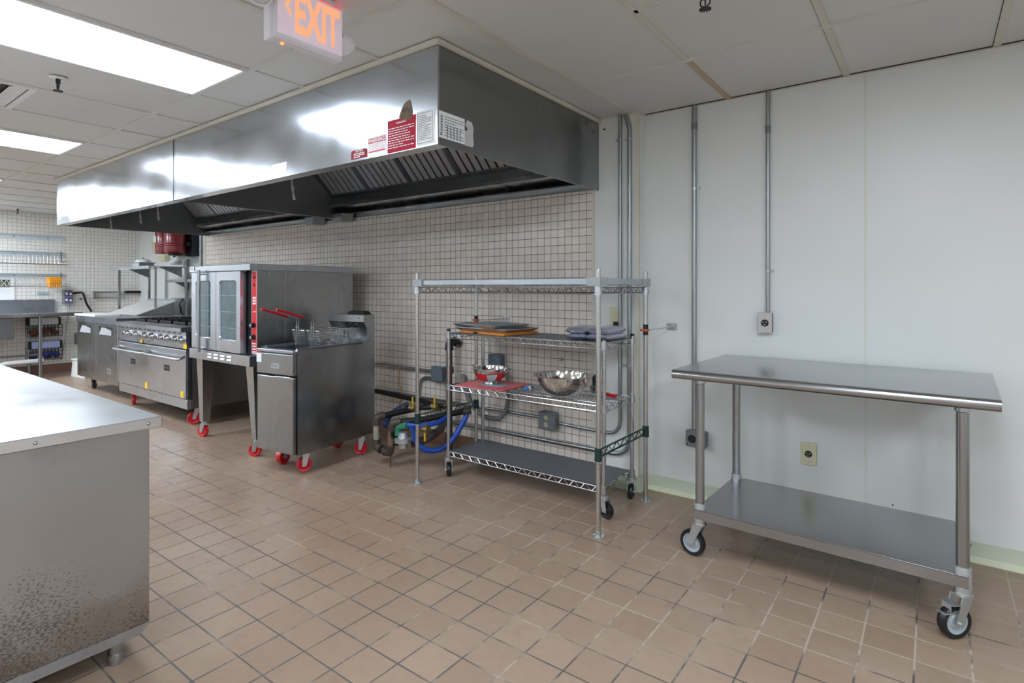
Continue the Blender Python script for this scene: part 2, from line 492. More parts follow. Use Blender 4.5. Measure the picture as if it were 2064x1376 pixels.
m.box(-1.512, YW-.02, ZC-.001, XR, YW, ZC+.006)
gap.box(-1.512, YW-.023, ZC, XR, YW-.02, ZC+.006)
m.box(XL, 3.88, ZC, -7.5, 3.9, ZC+.006)
struct(m, 'trim_3', tee_m); struct(ma, 'trim_8', tee_a); struct(m2, 'trim_4', rusty_tee); struct(gap, 'trim_5', plain('joint_shadow_gap', (60, 58, 56), .8))
# cream angle along the top of the hood
m = MB(); m.box(-7.24, 1.842, ZC-.022, -1.772, 1.859, ZC); m.box(-1.788, 1.859, ZC-.022, -1.772, 3.41, ZC)
struct(m, 'trim_6', trim_c)
# corner angle round the pilaster
m = MB(); m.prism([(-1.79, YB-.004), (-1.79, YB-.02), (-1.494, YB-.02), (-1.494, YW-.02), (-1.512, YW-.02), (-1.512, YB-.004)], 'z', ZC-.004, ZC+.004)
struct(m, 'trim_7', trim_c)

# ------------------------------------------------------------------ ceiling lights
LAB = {0: 'large ceiling troffer nearest the hood, glowing white beside the exit sign',
       1: 'second ceiling troffer along the hood, glowing white above the range',
       2: 'farthest glowing ceiling troffer, only its corner in view',
       3: 'ceiling troffer in line with the white wall, beyond the picture top',
       4: 'ceiling troffer to the right, beyond the picture edge',
       5: 'ceiling troffer above the sink area, beyond the left picture edge',
       6: 'ceiling troffer between the farthest glowing one and the sink area'}
def troffer(x0, x1, y0, y1, label):
    t = thing('ceiling_light', label, 'light', ((x0+x1)/2, (y0+y1)/2, ZC-.004), group='fluorescent troffers in the ceiling')
    w, d = (x1-x0)/2, (y1-y0)/2
    m = MB(); f = .018
    m.box(-w, -d, -.003, -w+f, d, .0035); m.box(w-f, -d, -.003, w, d, .0035)
    m.box(-w+f, -d, -.003, w-f, -d+f, .0035); m.box(-w+f, d-f, -.003, w-f, d, .0035)
    m.build('frame', white_p, t)
    MB().box(-w+f, -d+f, -.001, w-f, d-f, .003).build('diffuser', glow, t)
for i, (a, b) in enumerate(LX): troffer(a+.004, b-.004, .335, 1.525, LAB[i])  # those out of view are added to brighten the white wall and sink end
BL = ['ceiling troffer behind the viewer, left end of its row', 'ceiling troffer behind the viewer, second of its row',
      'ceiling troffer behind the viewer, middle of its row', 'ceiling troffer behind the viewer, fourth of its row', 'ceiling troffer behind the viewer, right end of its row']
for (a, b), l in zip([(-8.257, -7.653), (-5.841, -5.237), (-3.425, -2.821), (-.973, -.370), (1.439, 2.042)], BL): troffer(a+.004, b-.004, -2.10, -.92, l)  # unseen row added behind the viewer to light the room
for (a, b), l in zip([(-10.069, -9.465)], ['troffer over the sink aisle, beyond the left picture edge']): troffer(a+.004, b-.004, -.885, .305, l)  # unseen, added to brighten the left end and the steel fronts

# ------------------------------------------------------------------ sprinklers and vent
def sprinkler(x, y, label):
    t = thing('sprinkler_head', label, 'sprinkler', (x, y, ZC-.001), group='ceiling sprinklers')
    MB().lathe([(.0, -.006), (.030, -.006), (.042, 0), (.0, .001)], seg=24).build('escutcheon', white_p, t)
    m = MB(); m.cyl((0, 0, -.006), (0, 0, -.03), .011, 12)
    for s in (-1, 1): m.tube([(s*.010, 0, -.026), (s*.019, 0, -.036), (s*.017, 0, -.052), (s*.003, 0, -.060)], .003, 8)
    m.cyl((0, 0, -.06), (0, 0, -.068), .005, 8); m.cyl((0, 0, -.03), (0, 0, -.058), .0025, 6)
    m.build('frame', blk_metal, t)
    m = MB(); m.cyl((0, 0, -.067), (0, 0, -.0695), .014, 20)
    for k in range(12):
        a = k*PI/6; m.box(-.002, -.002, -.0695, .002, .002, -.067) if False else m.cyl((math.cos(a)*.013, math.sin(a)*.013, -.068), (math.cos(a)*.022, math.sin(a)*.022, -.0695), .0026, 6)
    m.build('deflector', blk_metal, t)
sprinkler(-3.732, .964, 'dark sprinkler head in the ceiling between the two troffers')
sprinkler(-.690, 2.172, 'dark sprinkler head above the white wall, cut by the picture top')
sprinkler(-10.30, 2.197, 'small far sprinkler head above the tiled end wall')
t = thing('ceiling_vent', 'grey slatted air vent in the ceiling at the left edge', 'vent', (-4.33, .64, ZC), group=None)
m = MB(); m.box(-.29, -.31, -.004, -.265, .31, .004); m.box(.265, -.31, -.004, .29, .31, .004); m.box(-.265, -.31, -.004, .265, -.28, .004); m.box(-.265, .28, -.004, .265, .31, .004)
m.build('frame', white_p, t)
MB().box(-.265, -.28, .002, .265, .28, .0055).build('backing', dark_in, t)
for k in range(5):
    y = -.22+k*.115
    MB().prism([(y-.050, -.012), (y-.02, -.002), (y+.035, .001), (y+.035, .0018), (y-.02, .0), (y-.050, -.010)], 'x', -.262, .262).build('slat', white_p, t)

# ------------------------------------------------------------------ exit sign
t = thing('exit_sign', 'white ceiling exit sign with glowing orange letters and twin lamp heads', 'sign', (-1.893, 1.258, 0))
z0, z1 = 2.200, 2.404
m = MB(); m.box(-.028, -.148, z0, .022, .148, z1, .008)
m.box(-.034, -.158, z0-.005, .012, -.138, z1-.01, .004)
m.build('housing', exit_w, t)
MB().box(.022, -.136, z0+.018, .027, .141, z1-.004, .002).build('face_plate', plain('edge_lit_face', (226, 218, 228), .35, emit=(225, 190, 206), es=.28), t)
MB().box(-.02, -.12, z1-.001, .016, .12, ZC).build('canopy', exit_w, t)
MB().box(-.018, -.15, z1, .018, .15, z1+.0035).build('top_glow_slot', exit_red, t)
text('lettering', 'EXIT', exit_glow, t, (.0275, -.068, z0+.040), (0, 1, 0), (0, 0, 1), w=.194, h=.150, bold=.03, depth=.001)
m = MB(); 
m.add([(.0285, -.084, z0+.165), (.0285, -.112, z0+.128), (.0285, -.084, z0+.091), (.0285, -.084, z0+.108), (.0285, -.099, z0+.128), (.0285, -.084, z0+.148)], [(0, 1, 4, 5), (1, 2, 3, 4)])
m.build('arrow', exit_glow, t)
MB().sphere((-.01, -.098, z0-.001), .006, 10, 6).build('indicator_lamp', led_m, t)
for s, nm in ((-1, 'left'), (1, 'right')):
    c = Vector((.01 if s < 0 else -.03, -.195 if s < 0 else .190, z0+.145 if s < 0 else z0+.095))
    d = Vector((.75, -.5, -.45)).normalized() if s < 0 else Vector((-.3, .8, -.4)).normalized()
    M = Matrix.Translation(c) @ d.to_track_quat('Z', 'Y').to_matrix().to_4x4()
    h = MB(M).lathe([(0, -.045), (.025, -.042), (.042, -.02), (.048, 0), (.048, .012), (.043, .014)], seg=24).build('lamp_head', exit_w, t)
    MB(M).lathe([(0, .012), (.03, .012), (.043, .010), (.043, .002)], seg=24).build('lens', lens_m, h)
    MB().tube([c-d*.03, (0, s*.14, c.z-.01)], .012, 10).build('lamp_arm', exit_w, h)

# ------------------------------------------------------------------ exhaust hood, two canopies
HZ, HY0, HY1 = 1.955, 1.861, 3.412
def canopy(x0, x1, label, nf, end_dark):
    t = thing('exhaust_hood', label, 'exhaust hood', ((x0+x1)/2, (HY0+HY1)/2, HZ), group='two canopies of the kitchen exhaust hood')
    cx, cy = (x0+x1)/2, (HY0+HY1)/2
    T = Matrix.Translation((-cx, -cy, -HZ))
    MB(T).box(x0, HY0, HZ, x1, HY0+.012, ZC).build('front_panel', hood_m, t)
    for s, x in ((0, x0), (1, x1-.012)):
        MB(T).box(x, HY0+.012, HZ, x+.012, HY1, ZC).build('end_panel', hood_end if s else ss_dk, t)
    m = MB(T); m.box(x0+.012, HY1-.012, HZ+.01, x1-.012, HY1, ZC); m.box(x0+.012, HY0+.012, ZC-.02, x1-.012, HY1-.012, ZC-.008)
    m.build('inner_panel', ss_dk, t)
    m = MB(T); m.box(x0+.012, HY0+.012, HZ, x1-.012, HY0+.075, HZ+.006)
    m.build('lip', lip_m, t)
    # rear plenum below the filters, grease trough and back ledge
    m = MB(T); m.prism([(3.252, 2.165), (3.27, 2.165), (3.27, 2.085), (3.40, 2.06), (3.40, 2.05), (3.252, 2.075)], 'x', x0+.012, x1-.012)
    m.build('plenum', ss_dk, t)
    m = MB(T); m.prism([(3.20, 2.045), (3.20, 2.075), (3.206, 2.075), (3.206, 2.050), (3.40, 2.032), (3.40, 2.026)], 'x', x0+.012, x1-.012)
    m.prism([(3.40, 2.026), (3.392, 2.026), (3.330, 2.000), (3.330, 1.992), (3.40, 1.992)], 'x', x0+.012, x1-.012)
    m.build('grease_trough', ss_h, t)
    # baffle filters on the slope
    a = Vector((0, 3.252, 2.168)); b = Vector((0, 3.022, 2.398)); dy = (b-a); L = dy.length; dn = Vector((0, -1, -1)).normalized(); dy.normalize()
    w = (x1-x0-.03)/nf
    for k in range(nf):
        fx = x0+.015+k*w
        M = T @ Matrix.Translation((fx, a.y, a.z)) @ Matrix(((1, 0, 0, 0), (0, dy.y, dn.y, 0), (0, dy.z, dn.z, 0), (0, 0, 0, 1)))
        m = MB(M); f = .022
        m.box(.002, 0, 0, w-.002, f, .02); m.box(.002, L-f, 0, w-.002, L, .02)
        m.box(.002, f, 0, f, L-f, .02); m.box(w-f, f, 0, w-.002, L-f, .02)
        m.box(.01, .005, -.004, w-.01, L-.005, 0)
        fl = m.build('baffle_filter', ss_dk, t)
        m = MB(M); nb = 7; bw = (w-2*f)/nb
        for j in range(nb):
            u = f+j*bw
            m.prism([(u+.014, .004), (u+bw-.014, .004), (u+bw-.009, .018), (u+.009, .018)], 'y', f, L-f)
        m.build('baffles', alum, fl)
    return t, T
hood_r, TR = canopy(-4.495, -1.79, 'right canopy of the steel exhaust hood, with the warning stickers', 5, True)
hood_l, TL = canopy(-7.24, -4.505, 'left canopy of the steel exhaust hood, above the range', 5, True)
MB(TL).box(-4.53, HY0-.002, HZ-.002, -4.506, HY0, ZC-.02).build('seam_strip', hood_m, hood_l)
MB(TR).box(-4.48, HY0-.0015, HZ, -4.478, HY0, ZC-.02).build('seam_line', ss_dk, hood_r)
def nozzle(T, parent, x, y, z0, z1):
    m = MB(T); m.tube([(x-.02, y, z1), (x-.01, y, (z0+z1)/2), (x+.01, y, z0+.02)], .006, 8)
    m.cyl((x-.006, y, (z0+z1)/2+.01), (x-.002, y, (z0+z1)/2-.018), .011, 8); m.cyl((x+.006, y, z0+.03), (x+.014, y, z0), .010, 10)
    m.build('fire_nozzle', plain('nozzle_metal', (216, 218, 220), .35, .3), parent)
nozzle(TR, hood_r, -3.60, 2.28, 1.925, 2.09)
for x in (-7.10, -6.31, -5.89): nozzle(TL, hood_l, x, 2.3, 1.95, 2.09)
for T, par, x in ((TR, hood_r, -4.42), (TL, hood_l, -4.86)):
    m = MB(T); m.prism([(x-.075, 1.995), (x-.06, 1.925), (x+.06, 1.925), (x+.075, 1.995)], 'y', 3.25, 3.385)
    m.build('grease_cup', galv, par)
# stickers
yf = HY0-.0008
X1, Z1 = (1, 0, 0), (0, 0, 1)
def hp(x, y, z): return (x-(-4.495-1.79)/2, y-(HY0+HY1)/2, z-HZ)
s = patch('caution_sticker', maroon, hood_r, hp(-2.408, yf, 1.966), X1, Z1, .127, .045, poly=[(0, 0), (1, 0), (1, .85), (.92, 1), (.08, 1), (0, .85)], label='maroon caution sticker')
text('lettering', 'CAUTION', ink_w, s, hp(-2.344, yf-.001, 2.004), X1, Z1, w=.06, h=.010, bold=.02, center=True)
lines('print', ink_w, s, hp(-2.385, yf-.0008, 1.969), X1, Z1, .085, .027, 3, .5)
s = patch('warning_sticker', white_s, hood_r, hp(-2.277, yf, 1.960), X1, Z1, .142, .100, label='white sticker with red WARNING band')
patch('red_band', ink_r, s, hp(-2.270, yf-.0008, 2.026), X1, Z1, .128, .026)
text('lettering', 'WARNING', ink_w, s, hp(-2.206, yf-.0022, 2.039), X1, Z1, w=.12, h=.020, bold=.02, center=True)
patch('red_stripe', ink_r, s, hp(-2.268, yf-.0008, 1.980), X1, Z1, .124, .008)
lines('print', ink_r, s, hp(-2.265, yf-.0008, 1.992), X1, Z1, .118, .03, 4, .22)
s = patch('red_notice_sticker', plain('red_notice', (178, 24, 54), .6, spec=.15), hood_r, hp(-2.127, yf, 1.958), X1, Z1, .197, .158, poly=[(0, 0), (1, 0), (1, 1), (0, 1)], label='large red notice sticker')
text('lettering', 'WARNING', ink_w, s, hp(-2.03, yf-.001, 2.096), X1, Z1, w=.07, h=.009, bold=.02, center=True)
lines('print', ink_w, s, hp(-2.118, yf-.0008, 1.975), X1, Z1, .178, .105, 9, .35)
s = patch('notice_sticker', white_s, hood_r, hp(-1.925, yf, 1.962), X1, Z1, .118, .160, label='white notice with black frame')
m = MB(); 
fx0, fx1, fz0, fz1 = -1.918, -1.820, 1.972, 2.112
for (a, b, c, d) in ((fx0, fz0, fx1, fz0+.0016), (fx0, fz1-.0016, fx1, fz1), (fx0, fz0, fx0+.0016, fz1), (fx1-.0016, fz0, fx1, fz1)):
    p0 = hp(a, yf-.001, b); p1 = hp(c, yf-.0012, d); m.box(p0[0], p0[1], p0[2], p1[0], p1[1], p1[2])
m.build('printed_frame', ink, s)
lines('print', ink, s, hp(-1.91, yf-.0008, 1.985), X1, Z1, .082, .118, 15, .3)
patch('price_label', white_s, hood_r, hp(-3.156, yf, 1.972), X1, Z1, .15, .066, label='small blank white square sticker')
s = patch('torn_label', torn_m, hood_r, hp(-2.045, yf-.0006, 2.098), X1, Z1, .092, .094, poly=[(.45, .0), (.98, .02), (1, .4), (.93, .75), (.8, 1), (.5, .93), (.3, .75), (.05, .35), (0, .22), (.14, .1), (.18, .22), (.28, .02), (.36, .12)], label='torn brown adhesive remnant')
m = MB()
for k in range(7):
    x = -2.018+k*.007; p0 = hp(x, yf-.0015, 2.141+.006*math.sin(k*2.1)); p1 = hp(x+.0035, yf-.002, 2.156+.007*math.cos(k*1.7)); m.box(p0[0], p0[1], p0[2], p1[0], p1[1], p1[2])
m.build('ink_scribble', ink, s)
Yd = (0, 1, 0)
s = patch('service_tag', white_s, hood_r, hp(-1.7894, 1.868, 1.988), Yd, Z1, .178, .122, label='white service tag on the side panel')
text('lettering', 'Koorsen', ink, s, hp(-1.7882, 1.892, 2.000), (0, 0, 1), (0, -1, 0), w=.092, h=.019, bold=.015)
lines('print', ink_g, s, hp(-1.7886, 1.905, 1.996), Yd, Z1, .132, .100, 8, .3)
m = MB()
for k in range(5):
    p0 = hp(-1.7882, 1.922+k*.022, 1.994); p1 = hp(-1.7880, 1.928+k*.022, 2.055); m.box(p0[0], p0[1], p0[2], p1[0], p1[1], p1[2])
m.build('print_columns', ink_g, s)
patch('torn_paper', torn_w, hood_r, hp(-1.7896, 2.046, 1.986), Yd, Z1, .068, .125, poly=[(0, 0), (.85, .0), (1, .1), (.9, .5), (.98, .7), (.8, .95), (.3, 1), (.05, .8), (.35, .62), (0, .55)], label='torn white paper')

# ------------------------------------------------------------------ casters, shared
def caster(parent, x, y, ztop, r, w, ang, tyre, hub, fork=zinc, brake=False, plate=True, trail=.6):
    """swivel caster; ang is the direction the wheel trails in"""
    M = Matrix.Translation((x, y, 0)) @ Matrix.Rotation(ang, 4, 'Z')
    ox = r*trail
    m = MB(M); zt = ztop
    m.cyl((0, 0, zt), (0, 0, zt-.012), .026 if r > .045 else .018, 20)
    m.cyl((0, 0, zt-.012), (0, 0, zt-.02), .03 if r > .045 else .022, 20)
    hw = w/2+.006
    for s in (-1, 1):
        y0 = s*hw; y1 = s*(hw+.0035)
        m.prism([(-.022, zt-.018), (.026, zt-.018), (ox+.014, r+.012), (ox+.013, r-.010), (ox-.013, r-.010), (ox-.018, r+.01)], 'y', y0, y1)
    m.box(-.024, -hw, zt-.022, .028, hw, zt-.018)
    m.cyl((ox, -hw-.010, r), (ox, hw+.010, r), .006, 10)
    if brake:
        m.box(ox+.0, -hw-.004, 2*r+.004, ox+.03, hw+.004, 2*r+.008)
        m.box(ox+.03, -.018, r*1.55, ox+.034, .018, 2*r+.008); m.box(ox+.034, -.018, r*1.55, ox+.058, .018, r*1.55+.004)
    c = m.build('caster', fork, parent)
    prof = [(r*.70, -w*.42), (r*.93, -w/2), (r, -w*.28), (r, w*.28), (r*.93, w/2), (r*.70, w*.42)]
    MB(M).lathe(prof, (ox, 0, r), 32, 'y', close=True).build('wheel', tyre, c)
    MB(M).lathe([(.004, -w*.30), (r*.34, -w*.34), (r*.44, -w*.18), (r*.58, -w*.16), (r*.62, -w*.36), (r*.72, -w*.43), (r*.72, w*.43), (r*.62, w*.36), (r*.58, w*.16), (r*.44, w*.18), (r*.34, w*.34), (.004, w*.30)], (ox, 0, r), 28, 'y').build('wheel_hub', hub, c)
    return c

# ------------------------------------------------------------------ rolling steel work table on the right
TA = math.radians(-1.8)
t = thing('work_table', 'stainless rolling work table with undershelf in front of the white wall', 'table', (-.90, 2.755, 0), TA)
# local frame: x to the right, y to the wall; leg front-left at the origin
LW, LD = .985, .565
def slab(x0, x1, yb, zt, r=.019):
    prof = []
    for k in range(9):
        a = PI/2+PI*k/8*1.0
        prof.append((-.070+r*math.cos(a)*1.0, zt-r+r*math.sin(a)))
    prof = [(yb, zt), ] + prof + [(-.070+.004, zt-2*r+.001), (-.070+.004, zt-.004), (yb, zt-.004)]
    return prof
m = MB()
prof = [(.735, .905)]
for k in range(13):
    a = PI/2+k/12*PI*1.15
    prof.append((-.055+.022*math.cos(a), .883+.022*math.sin(a)))
prof += [(-.055, .868), (-.04, .885), (-.03, .9008), (.735, .9008)]
m.prism(prof, 'x', -.112, 1.092)
m.build('tabletop', table_top_m, t)
m = MB(); m.box(.0, .05, .872, LW, .09, .9005); m.box(.0, .5, .872, LW, .54, .9005); m.box(-.02, .0, .885, .02, LD, .9005); m.box(LW-.02, 0, .885, LW+.02, LD, .9005)
m.box(-.112, .715, .868, 1.092, .735, .9008)
m.build('frame_rail', ss_dk, t)
for (x, y) in ((0, 0), (LW, 0), (0, LD), (LW, LD)):
    lg = MB().cyl((x, y, .235), (x, y, .87), .0208, 28).build('leg', ss_v, t)
    MB().lathe([(.0212, .838), (.0262, .842), (.0262, .885), (.0212, .885)], (x, y, 0), 24).build('leg_socket', ss, lg)
    MB().lathe([(.0209, .262), (.0255, .262), (.027, .255), (.028, .178), (.0, .178)], (x, y, 0), 24).build('shelf_collar', alum, lg)
m = MB()
m.box(-.018, -.030, .2325, LW+.018, LD+.02, .2375, .0018)
m.box(-.0175, -.0295, .192, LW+.0175, -.0255, .2325); m.box(-.0175, LD+.0155, .192, LW+.0175, LD+.0195, .2325)
m.box(-.0175, -.0255, .192, -.0135, LD+.0155, .2325); m.box(LW+.0135, -.0255, .192, LW+.0175, LD+.0155, .2325)
m.build('undershelf', table_top_m, t)
caster(t, 0, 0, .178, .0625, .032, math.radians(172), black, grey_rim)
caster(t, LW, 0, .178, .0625, .032, math.radians(228), black, grey_rim, brake=True)
caster(t, 0, LD, .178, .0625, .032, math.radians(150), black, grey_rim)
caster(t, LW, LD, .178, .0625, .032, math.radians(120), black, grey_rim)

# ------------------------------------------------------------------ foreground counter, left
t = thing('prep_counter', 'large stained stainless counter filling the lower left corner', 'counter', (-2.20, .83, 0))
m = MB(); m.box(-2.35, -.95, .812, .040, .028, .850, .004)
m.build('countertop', counter_top_m, t)
m = MB(); m.box(-2.30, -.93, .127, 0, 0, .812, .002)
m.build('cabinet_body', counter_m, t)
m = MB(); m.prism([(-.93, .127), (0, .127), (-.006, .112), (-.032, .095), (-.93, .095)], 'x', -.004, .0025)
m.box(-2.30, -.93, .09, -.002, -.03, .125)
m.build('base_rail', ss, t)
for (x, y) in ((-.055, -.085), (-.055, -.80), (-2.2, -.085)):
    f = MB().cyl((x, y, .125), (x, y, .035), .024, 24).build('leg', ss_v, t)
    MB().lathe([(.0, 0), (.018, 0), (.0205, .006), (.026, .03), (.026, .04), (.0, .04)], (x, y, 0), 24).build('foot', ss, f)
for y in (-.03, -.34, -.65):
    MB().lathe([(.0, .0065), (.003, .0055), (.0055, .003), (.006, 0)], (.0402, y+.012, .832), 12, 'x').build('rivet', chrome_d, t)

# ------------------------------------------------------------------ deep fryer
FR = math.radians(6.5)
fo = Vector((-3.465, 2.229, 0)); ux = Vector((math.cos(FR), math.sin(FR), 0))
t = thing('deep_fryer', 'tall narrow stainless deep fryer on red casters with a raised splash back', 'fryer', tuple(fo-ux*.39), FR)
W_, D_, ZT = .39, .745, .886
m = MB(); m.box(0, .0, .150, .004, D_, ZT); m.box(W_-.004, .0, .150, W_, D_, ZT-.002)
m.box(.004, D_-.004, .15, W_-.004, D_, ZT); m.box(.004, 0, .15, W_-.004, D_-.004, .156)
m.build('cabinet', ss_v, t)
m = MB(); m.box(.006, -.004, .156, W_-.006, .008, .70)
m.build('inner_frame', dark_in, t)
dr = MB().box(.0, -.034, .160, W_-.008, -.006, .684, .004).build('door', ss_v, t)
MB().box(.20, -.040, .676, W_-.02, -.034, .690, .002).build('handle', ss, dr)
m = MB(); m.prism([(-.034, .702), (-.034, .838), (-.020, .852), (.004, .852), (.004, .702)], 'x', 0, W_-.008)
fp = m.build('front_panel', ss_v, t)
patch('name_plate', plain('plate_grey', (190, 196, 206), .35, .6), fp, (.155, -.0345, .742), X1, Z1, .082, .034)
text('lettering', 'Royal', ink_g, fp, (.165, -.0360, .750), X1, Z1, w=.060, h=.020)
patch('tag', white_s, t, (-.004, -.0352, .775), X1, Z1, .055, .075, label='white tag with a red stripe')
patch('tag_stripe', ink_r, t, (-.004, -.0362, .841), X1, Z1, .055, .009, label='red stripe of the tag')
# open vat with rim
m = MB()
m.box(-.002, -.036, .852, W_-.006, .03, .872, .003)
m.box(0, .03, .868, .02, .62, ZT); m.box(W_-.02, .0, .868, W_, .62, ZT)
m.prism([(.03, .872), (.06, .862), (.13, .80), (.13, .795), (.03, .85)], 'x', .02, W_-.02)
m.build('vat_rim', ss, t)
m = MB(); m.box(.018, .06, .70, .022, .62, .87); m.box(W_-.022, .06, .70, W_-.018, .62, .87); m.box(.022, .06, .70, W_-.022, .62, .706); m.box(.022, .12, .706, W_-.022, .124, .80)
m.build('vat', ss_dk, t)
# splash back / flue
m = MB()
m.prism([(.62, ZT), (.745, ZT), (.745, 1.090), (.630, 1.090), (.630, 1.030), (.660, .985), (.665, ZT+.03)], 'x', 0, .004)
m.prism([(.62, ZT), (.745, ZT), (.745, 1.090), (.630, 1.090), (.630, 1.030), (.660, .985), (.665, ZT+.03)], 'x', W_-.004, W_)
m.box(.004, .741, ZT, W_-.004, .745, 1.09); m.box(.004, .628, 1.086, W_-.004, .741, 1.090)
m.box(.004, .628, 1.035, W_-.004, .632, 1.086)
m.prism([(.630, 1.035), (.634, 1.035), (.67, .985), (.68, .90), (.675, .90), (.664, .985)], 'x', .004, W_-.004)
sb = m.build('splash_back', ss_v, t)
for x in (.06, W_-.06): MB().cyl((x, .628, 1.066), (x, .618, 1.066), .006, 10).build('bolt', chrome, sb)
m = MB()
for k in range(9):
    pass
m.prism([(.17, 1.0905), (.19, 1.112), (.22, 1.122), (.34, 1.118), (.375, 1.0905)], 'y', .66, .73)
m.build('flue_cap', blk_metal, sb)
# hooks for the baskets
m = MB()
for x in (.075, .135, .245, .305): m.tube([(x, .662, .985), (x, .642, 1.02), (x, .632, 1.025), (x, .62, 1.012)], .004, 8)
m.build('basket_hook', chrome, t)
for (x, y, a) in ((.03, .145, 95), (W_-.075, .135, 235), (W_-.03, .645, 215), (.05, .66, 100)):
    caster(t, x, y, .150, .0510, .050, math.radians(a), red_w, red_w, trail=.3)
# baskets stand in the vat and lean on the hooks
def basket(off, label):
    t2 = thing('fry_basket', label, 'basket', tuple(fo-ux*.39), FR, 'pair of wire fry baskets')
    T = Matrix.Translation((off, 0, 0))
    x0, x1, y0, y1, zb, zt = 0, .128, .22, .61, .835, .990
    ins = .016
    m = MB(T)
    ny = 26; nz = 8; nx = 9
    def P(u, v, z):  # tapered box
        k = (zt-z)/(zt-zb)*ins
        return (x0+k+(x1-x0-2*k)*u, y0+k*1.6+(y1-y0-2.6*k)*v, z)
    for i in range(nz+1):
        z = zb+(zt-zb)*i/nz
        m.tube([P(0, 0, z), P(1, 0, z), P(1, 1, z), P(0, 1, z)], .0012, 4, closed=True)
    for i in range(ny+1):
        v = i/ny
        m.tube([P(0, v, zt), P(0, v, zb), P(1, v, zb), P(1, v, zt)], .0011, 4)
    for i in range(nx+1):
        u = i/nx
        m.tube([P(u, 0, zt), P(u, 0, zb), P(u, 1, zb), P(u, 1, zt)], .0011, 4)
    m.build('mesh', chrome, t2)
    MB(T).tube([P(0, 0, zt), P(1, 0, zt), P(1, 1, zt), P(0, 1, zt)], .0032, 8, closed=True).build('rim', chrome, t2)
    xm = .064
    m = MB(T)
    for s in (-1, 1): m.tube(fillet([(xm+s*.012, y0+.02, zb+.03), (xm+s*.012, y0-.005, zt-.01), (xm+s*.012, y0-.005, zt+.075), (xm+s*.006, y0-.10, zt+.105)], .02), .0035, 8)
    m.box(xm-.016, y0-.012, zt+.02, xm+.016, y0-.004, zt+.026)
    m.build('handle_bracket', chrome_d, t2)
    m = MB(T); m.tube([(xm, y0-.09, zt+.102), (xm, y0-.20, zt+.135), (xm, y0-.31, zt+.165)], [.0085, .009, .0075], 10)
    m.build('grip', red_h, t2)
basket(.062, 'left wire fry basket with a long red grip in the fryer')
basket(.222, 'right wire fry basket with a long red grip, nearer the tiled wall side')

# ------------------------------------------------------------------ convection oven
ox0, ox1, oy0, oyb = -5.130, -4.134, 2.25, 3.21
t = thing('convection_oven', 'convection oven with two glass doors and red control panel on tapered legs', 'oven', ((ox0+ox1)/2, oy0, 0))
T = Matrix.Translation((-(ox0+ox1)/2, -oy0, 0))
yb = 2.318                                     # body front behind the doors
m = MB(T); m.box(ox0, yb, .782, ox1, oyb, 1.437); m.build('body', ss_v, t)
m = MB(T); m.box(ox0, oy0, 1.437, ox1+.002, oyb+.01, 1.488, .003); m.build('top_cap', ss, t)
m = MB(T); m.box(ox0-.004, oy0, .700, ox1, 2.95, .782, .003); bb = m.build('base', ss, t)
m = MB(T)
for r in range(2):
    for k in range(4):
        x = -4.80+k*.108; z = .752-.026*r
        m.prism([(oy0, z), (oy0-.006, z-.002), (oy0, z+.012)], 'x', x, x+.07)
m.build('louvre', alum, bb)
MB(T).box(ox1-.0005, 2.545, .80, ox1+.0012, 2.549, 1.437).build('side_seam', chrome, t)
MB(T).box(-4.30, yb-.004, .782, -4.21, yb, 1.437).build('door_gap', dark_in, t)
# control panel
pn = MB(T).box(-4.214, yb-.006, .79, ox1, yb, 1.437).build('control_panel', chrome_d, t)
MB(T).box(-4.206, yb-.009, .875, ox1+.012-.018, yb-.006, 1.428).build('panel_face', red_p, pn)
MB(T).box(-4.206, yb-.009, .800, ox1-.006, yb-.006, .868).build('warning_panel', ink_r, pn)
def op(x, y, z): return (x-(ox0+ox1)/2, y-oy0, z)
for z, s in ((1.384, .020), (1.325, .016)): MB(T).box(-4.170-s/2, yb-.014, z-s*.6, -4.170+s/2, yb-.009, z+s*.6, .002).build('switch', dark_in, pn)
for z in (1.015, .922):
    k = MB(T).lathe([(.0, -.032), (.015, -.032), (.018, -.026), (.0195, -.002), (.0195, 0), (0, 0)], (-4.172, yb-.009, z), 20, 'y').build('knob', black, pn)
    MB(T).lathe([(.0, -.0345), (.013, -.0345), (.014, -.031), (0, -.031)], (-4.172, yb-.009, z), 20, 'y').build('knob_cap', chrome_d, pn)
m = MB(T)
for k in range(3): m.box(-4.195, yb-.0098, 1.175+k*.022, -4.160, yb-.009, 1.189+k*.022)
for k in range(5): m.box(-4.153, yb-.0098, 1.180+k*.012, -4.146, yb-.009, 1.187+k*.012)
m.box(-4.190, yb-.0098, 1.12, -4.150, yb-.009, 1.123); m.box(-4.19, yb-.0098, 1.112, -4.155, yb-.009, 1.115)
for z in (.8, .822, .844): m.box(-4.198, yb-.0098, z+.004, -4.148, yb-.009, z+.013)
m.build('print', ink_w, pn)
m = MB(T)
for (a, b, c, d) in ((-4.208, .868, -4.142, .8715), (-4.208, .797, -4.142, .8), (-4.209, .797, -4.206, .8715), (-4.144, .797, -4.141, .8715), (-4.209, 1.428, -4.142, 1.431), (-4.209, .873, -4.142, .876), (-4.209, .873, -4.2065, 1.431), (-4.144, .873, -4.1415, 1.431)):
    m.box(a, yb-.0096, b, c, yb-.006, d)
m.build('panel_border', ink_w, pn)
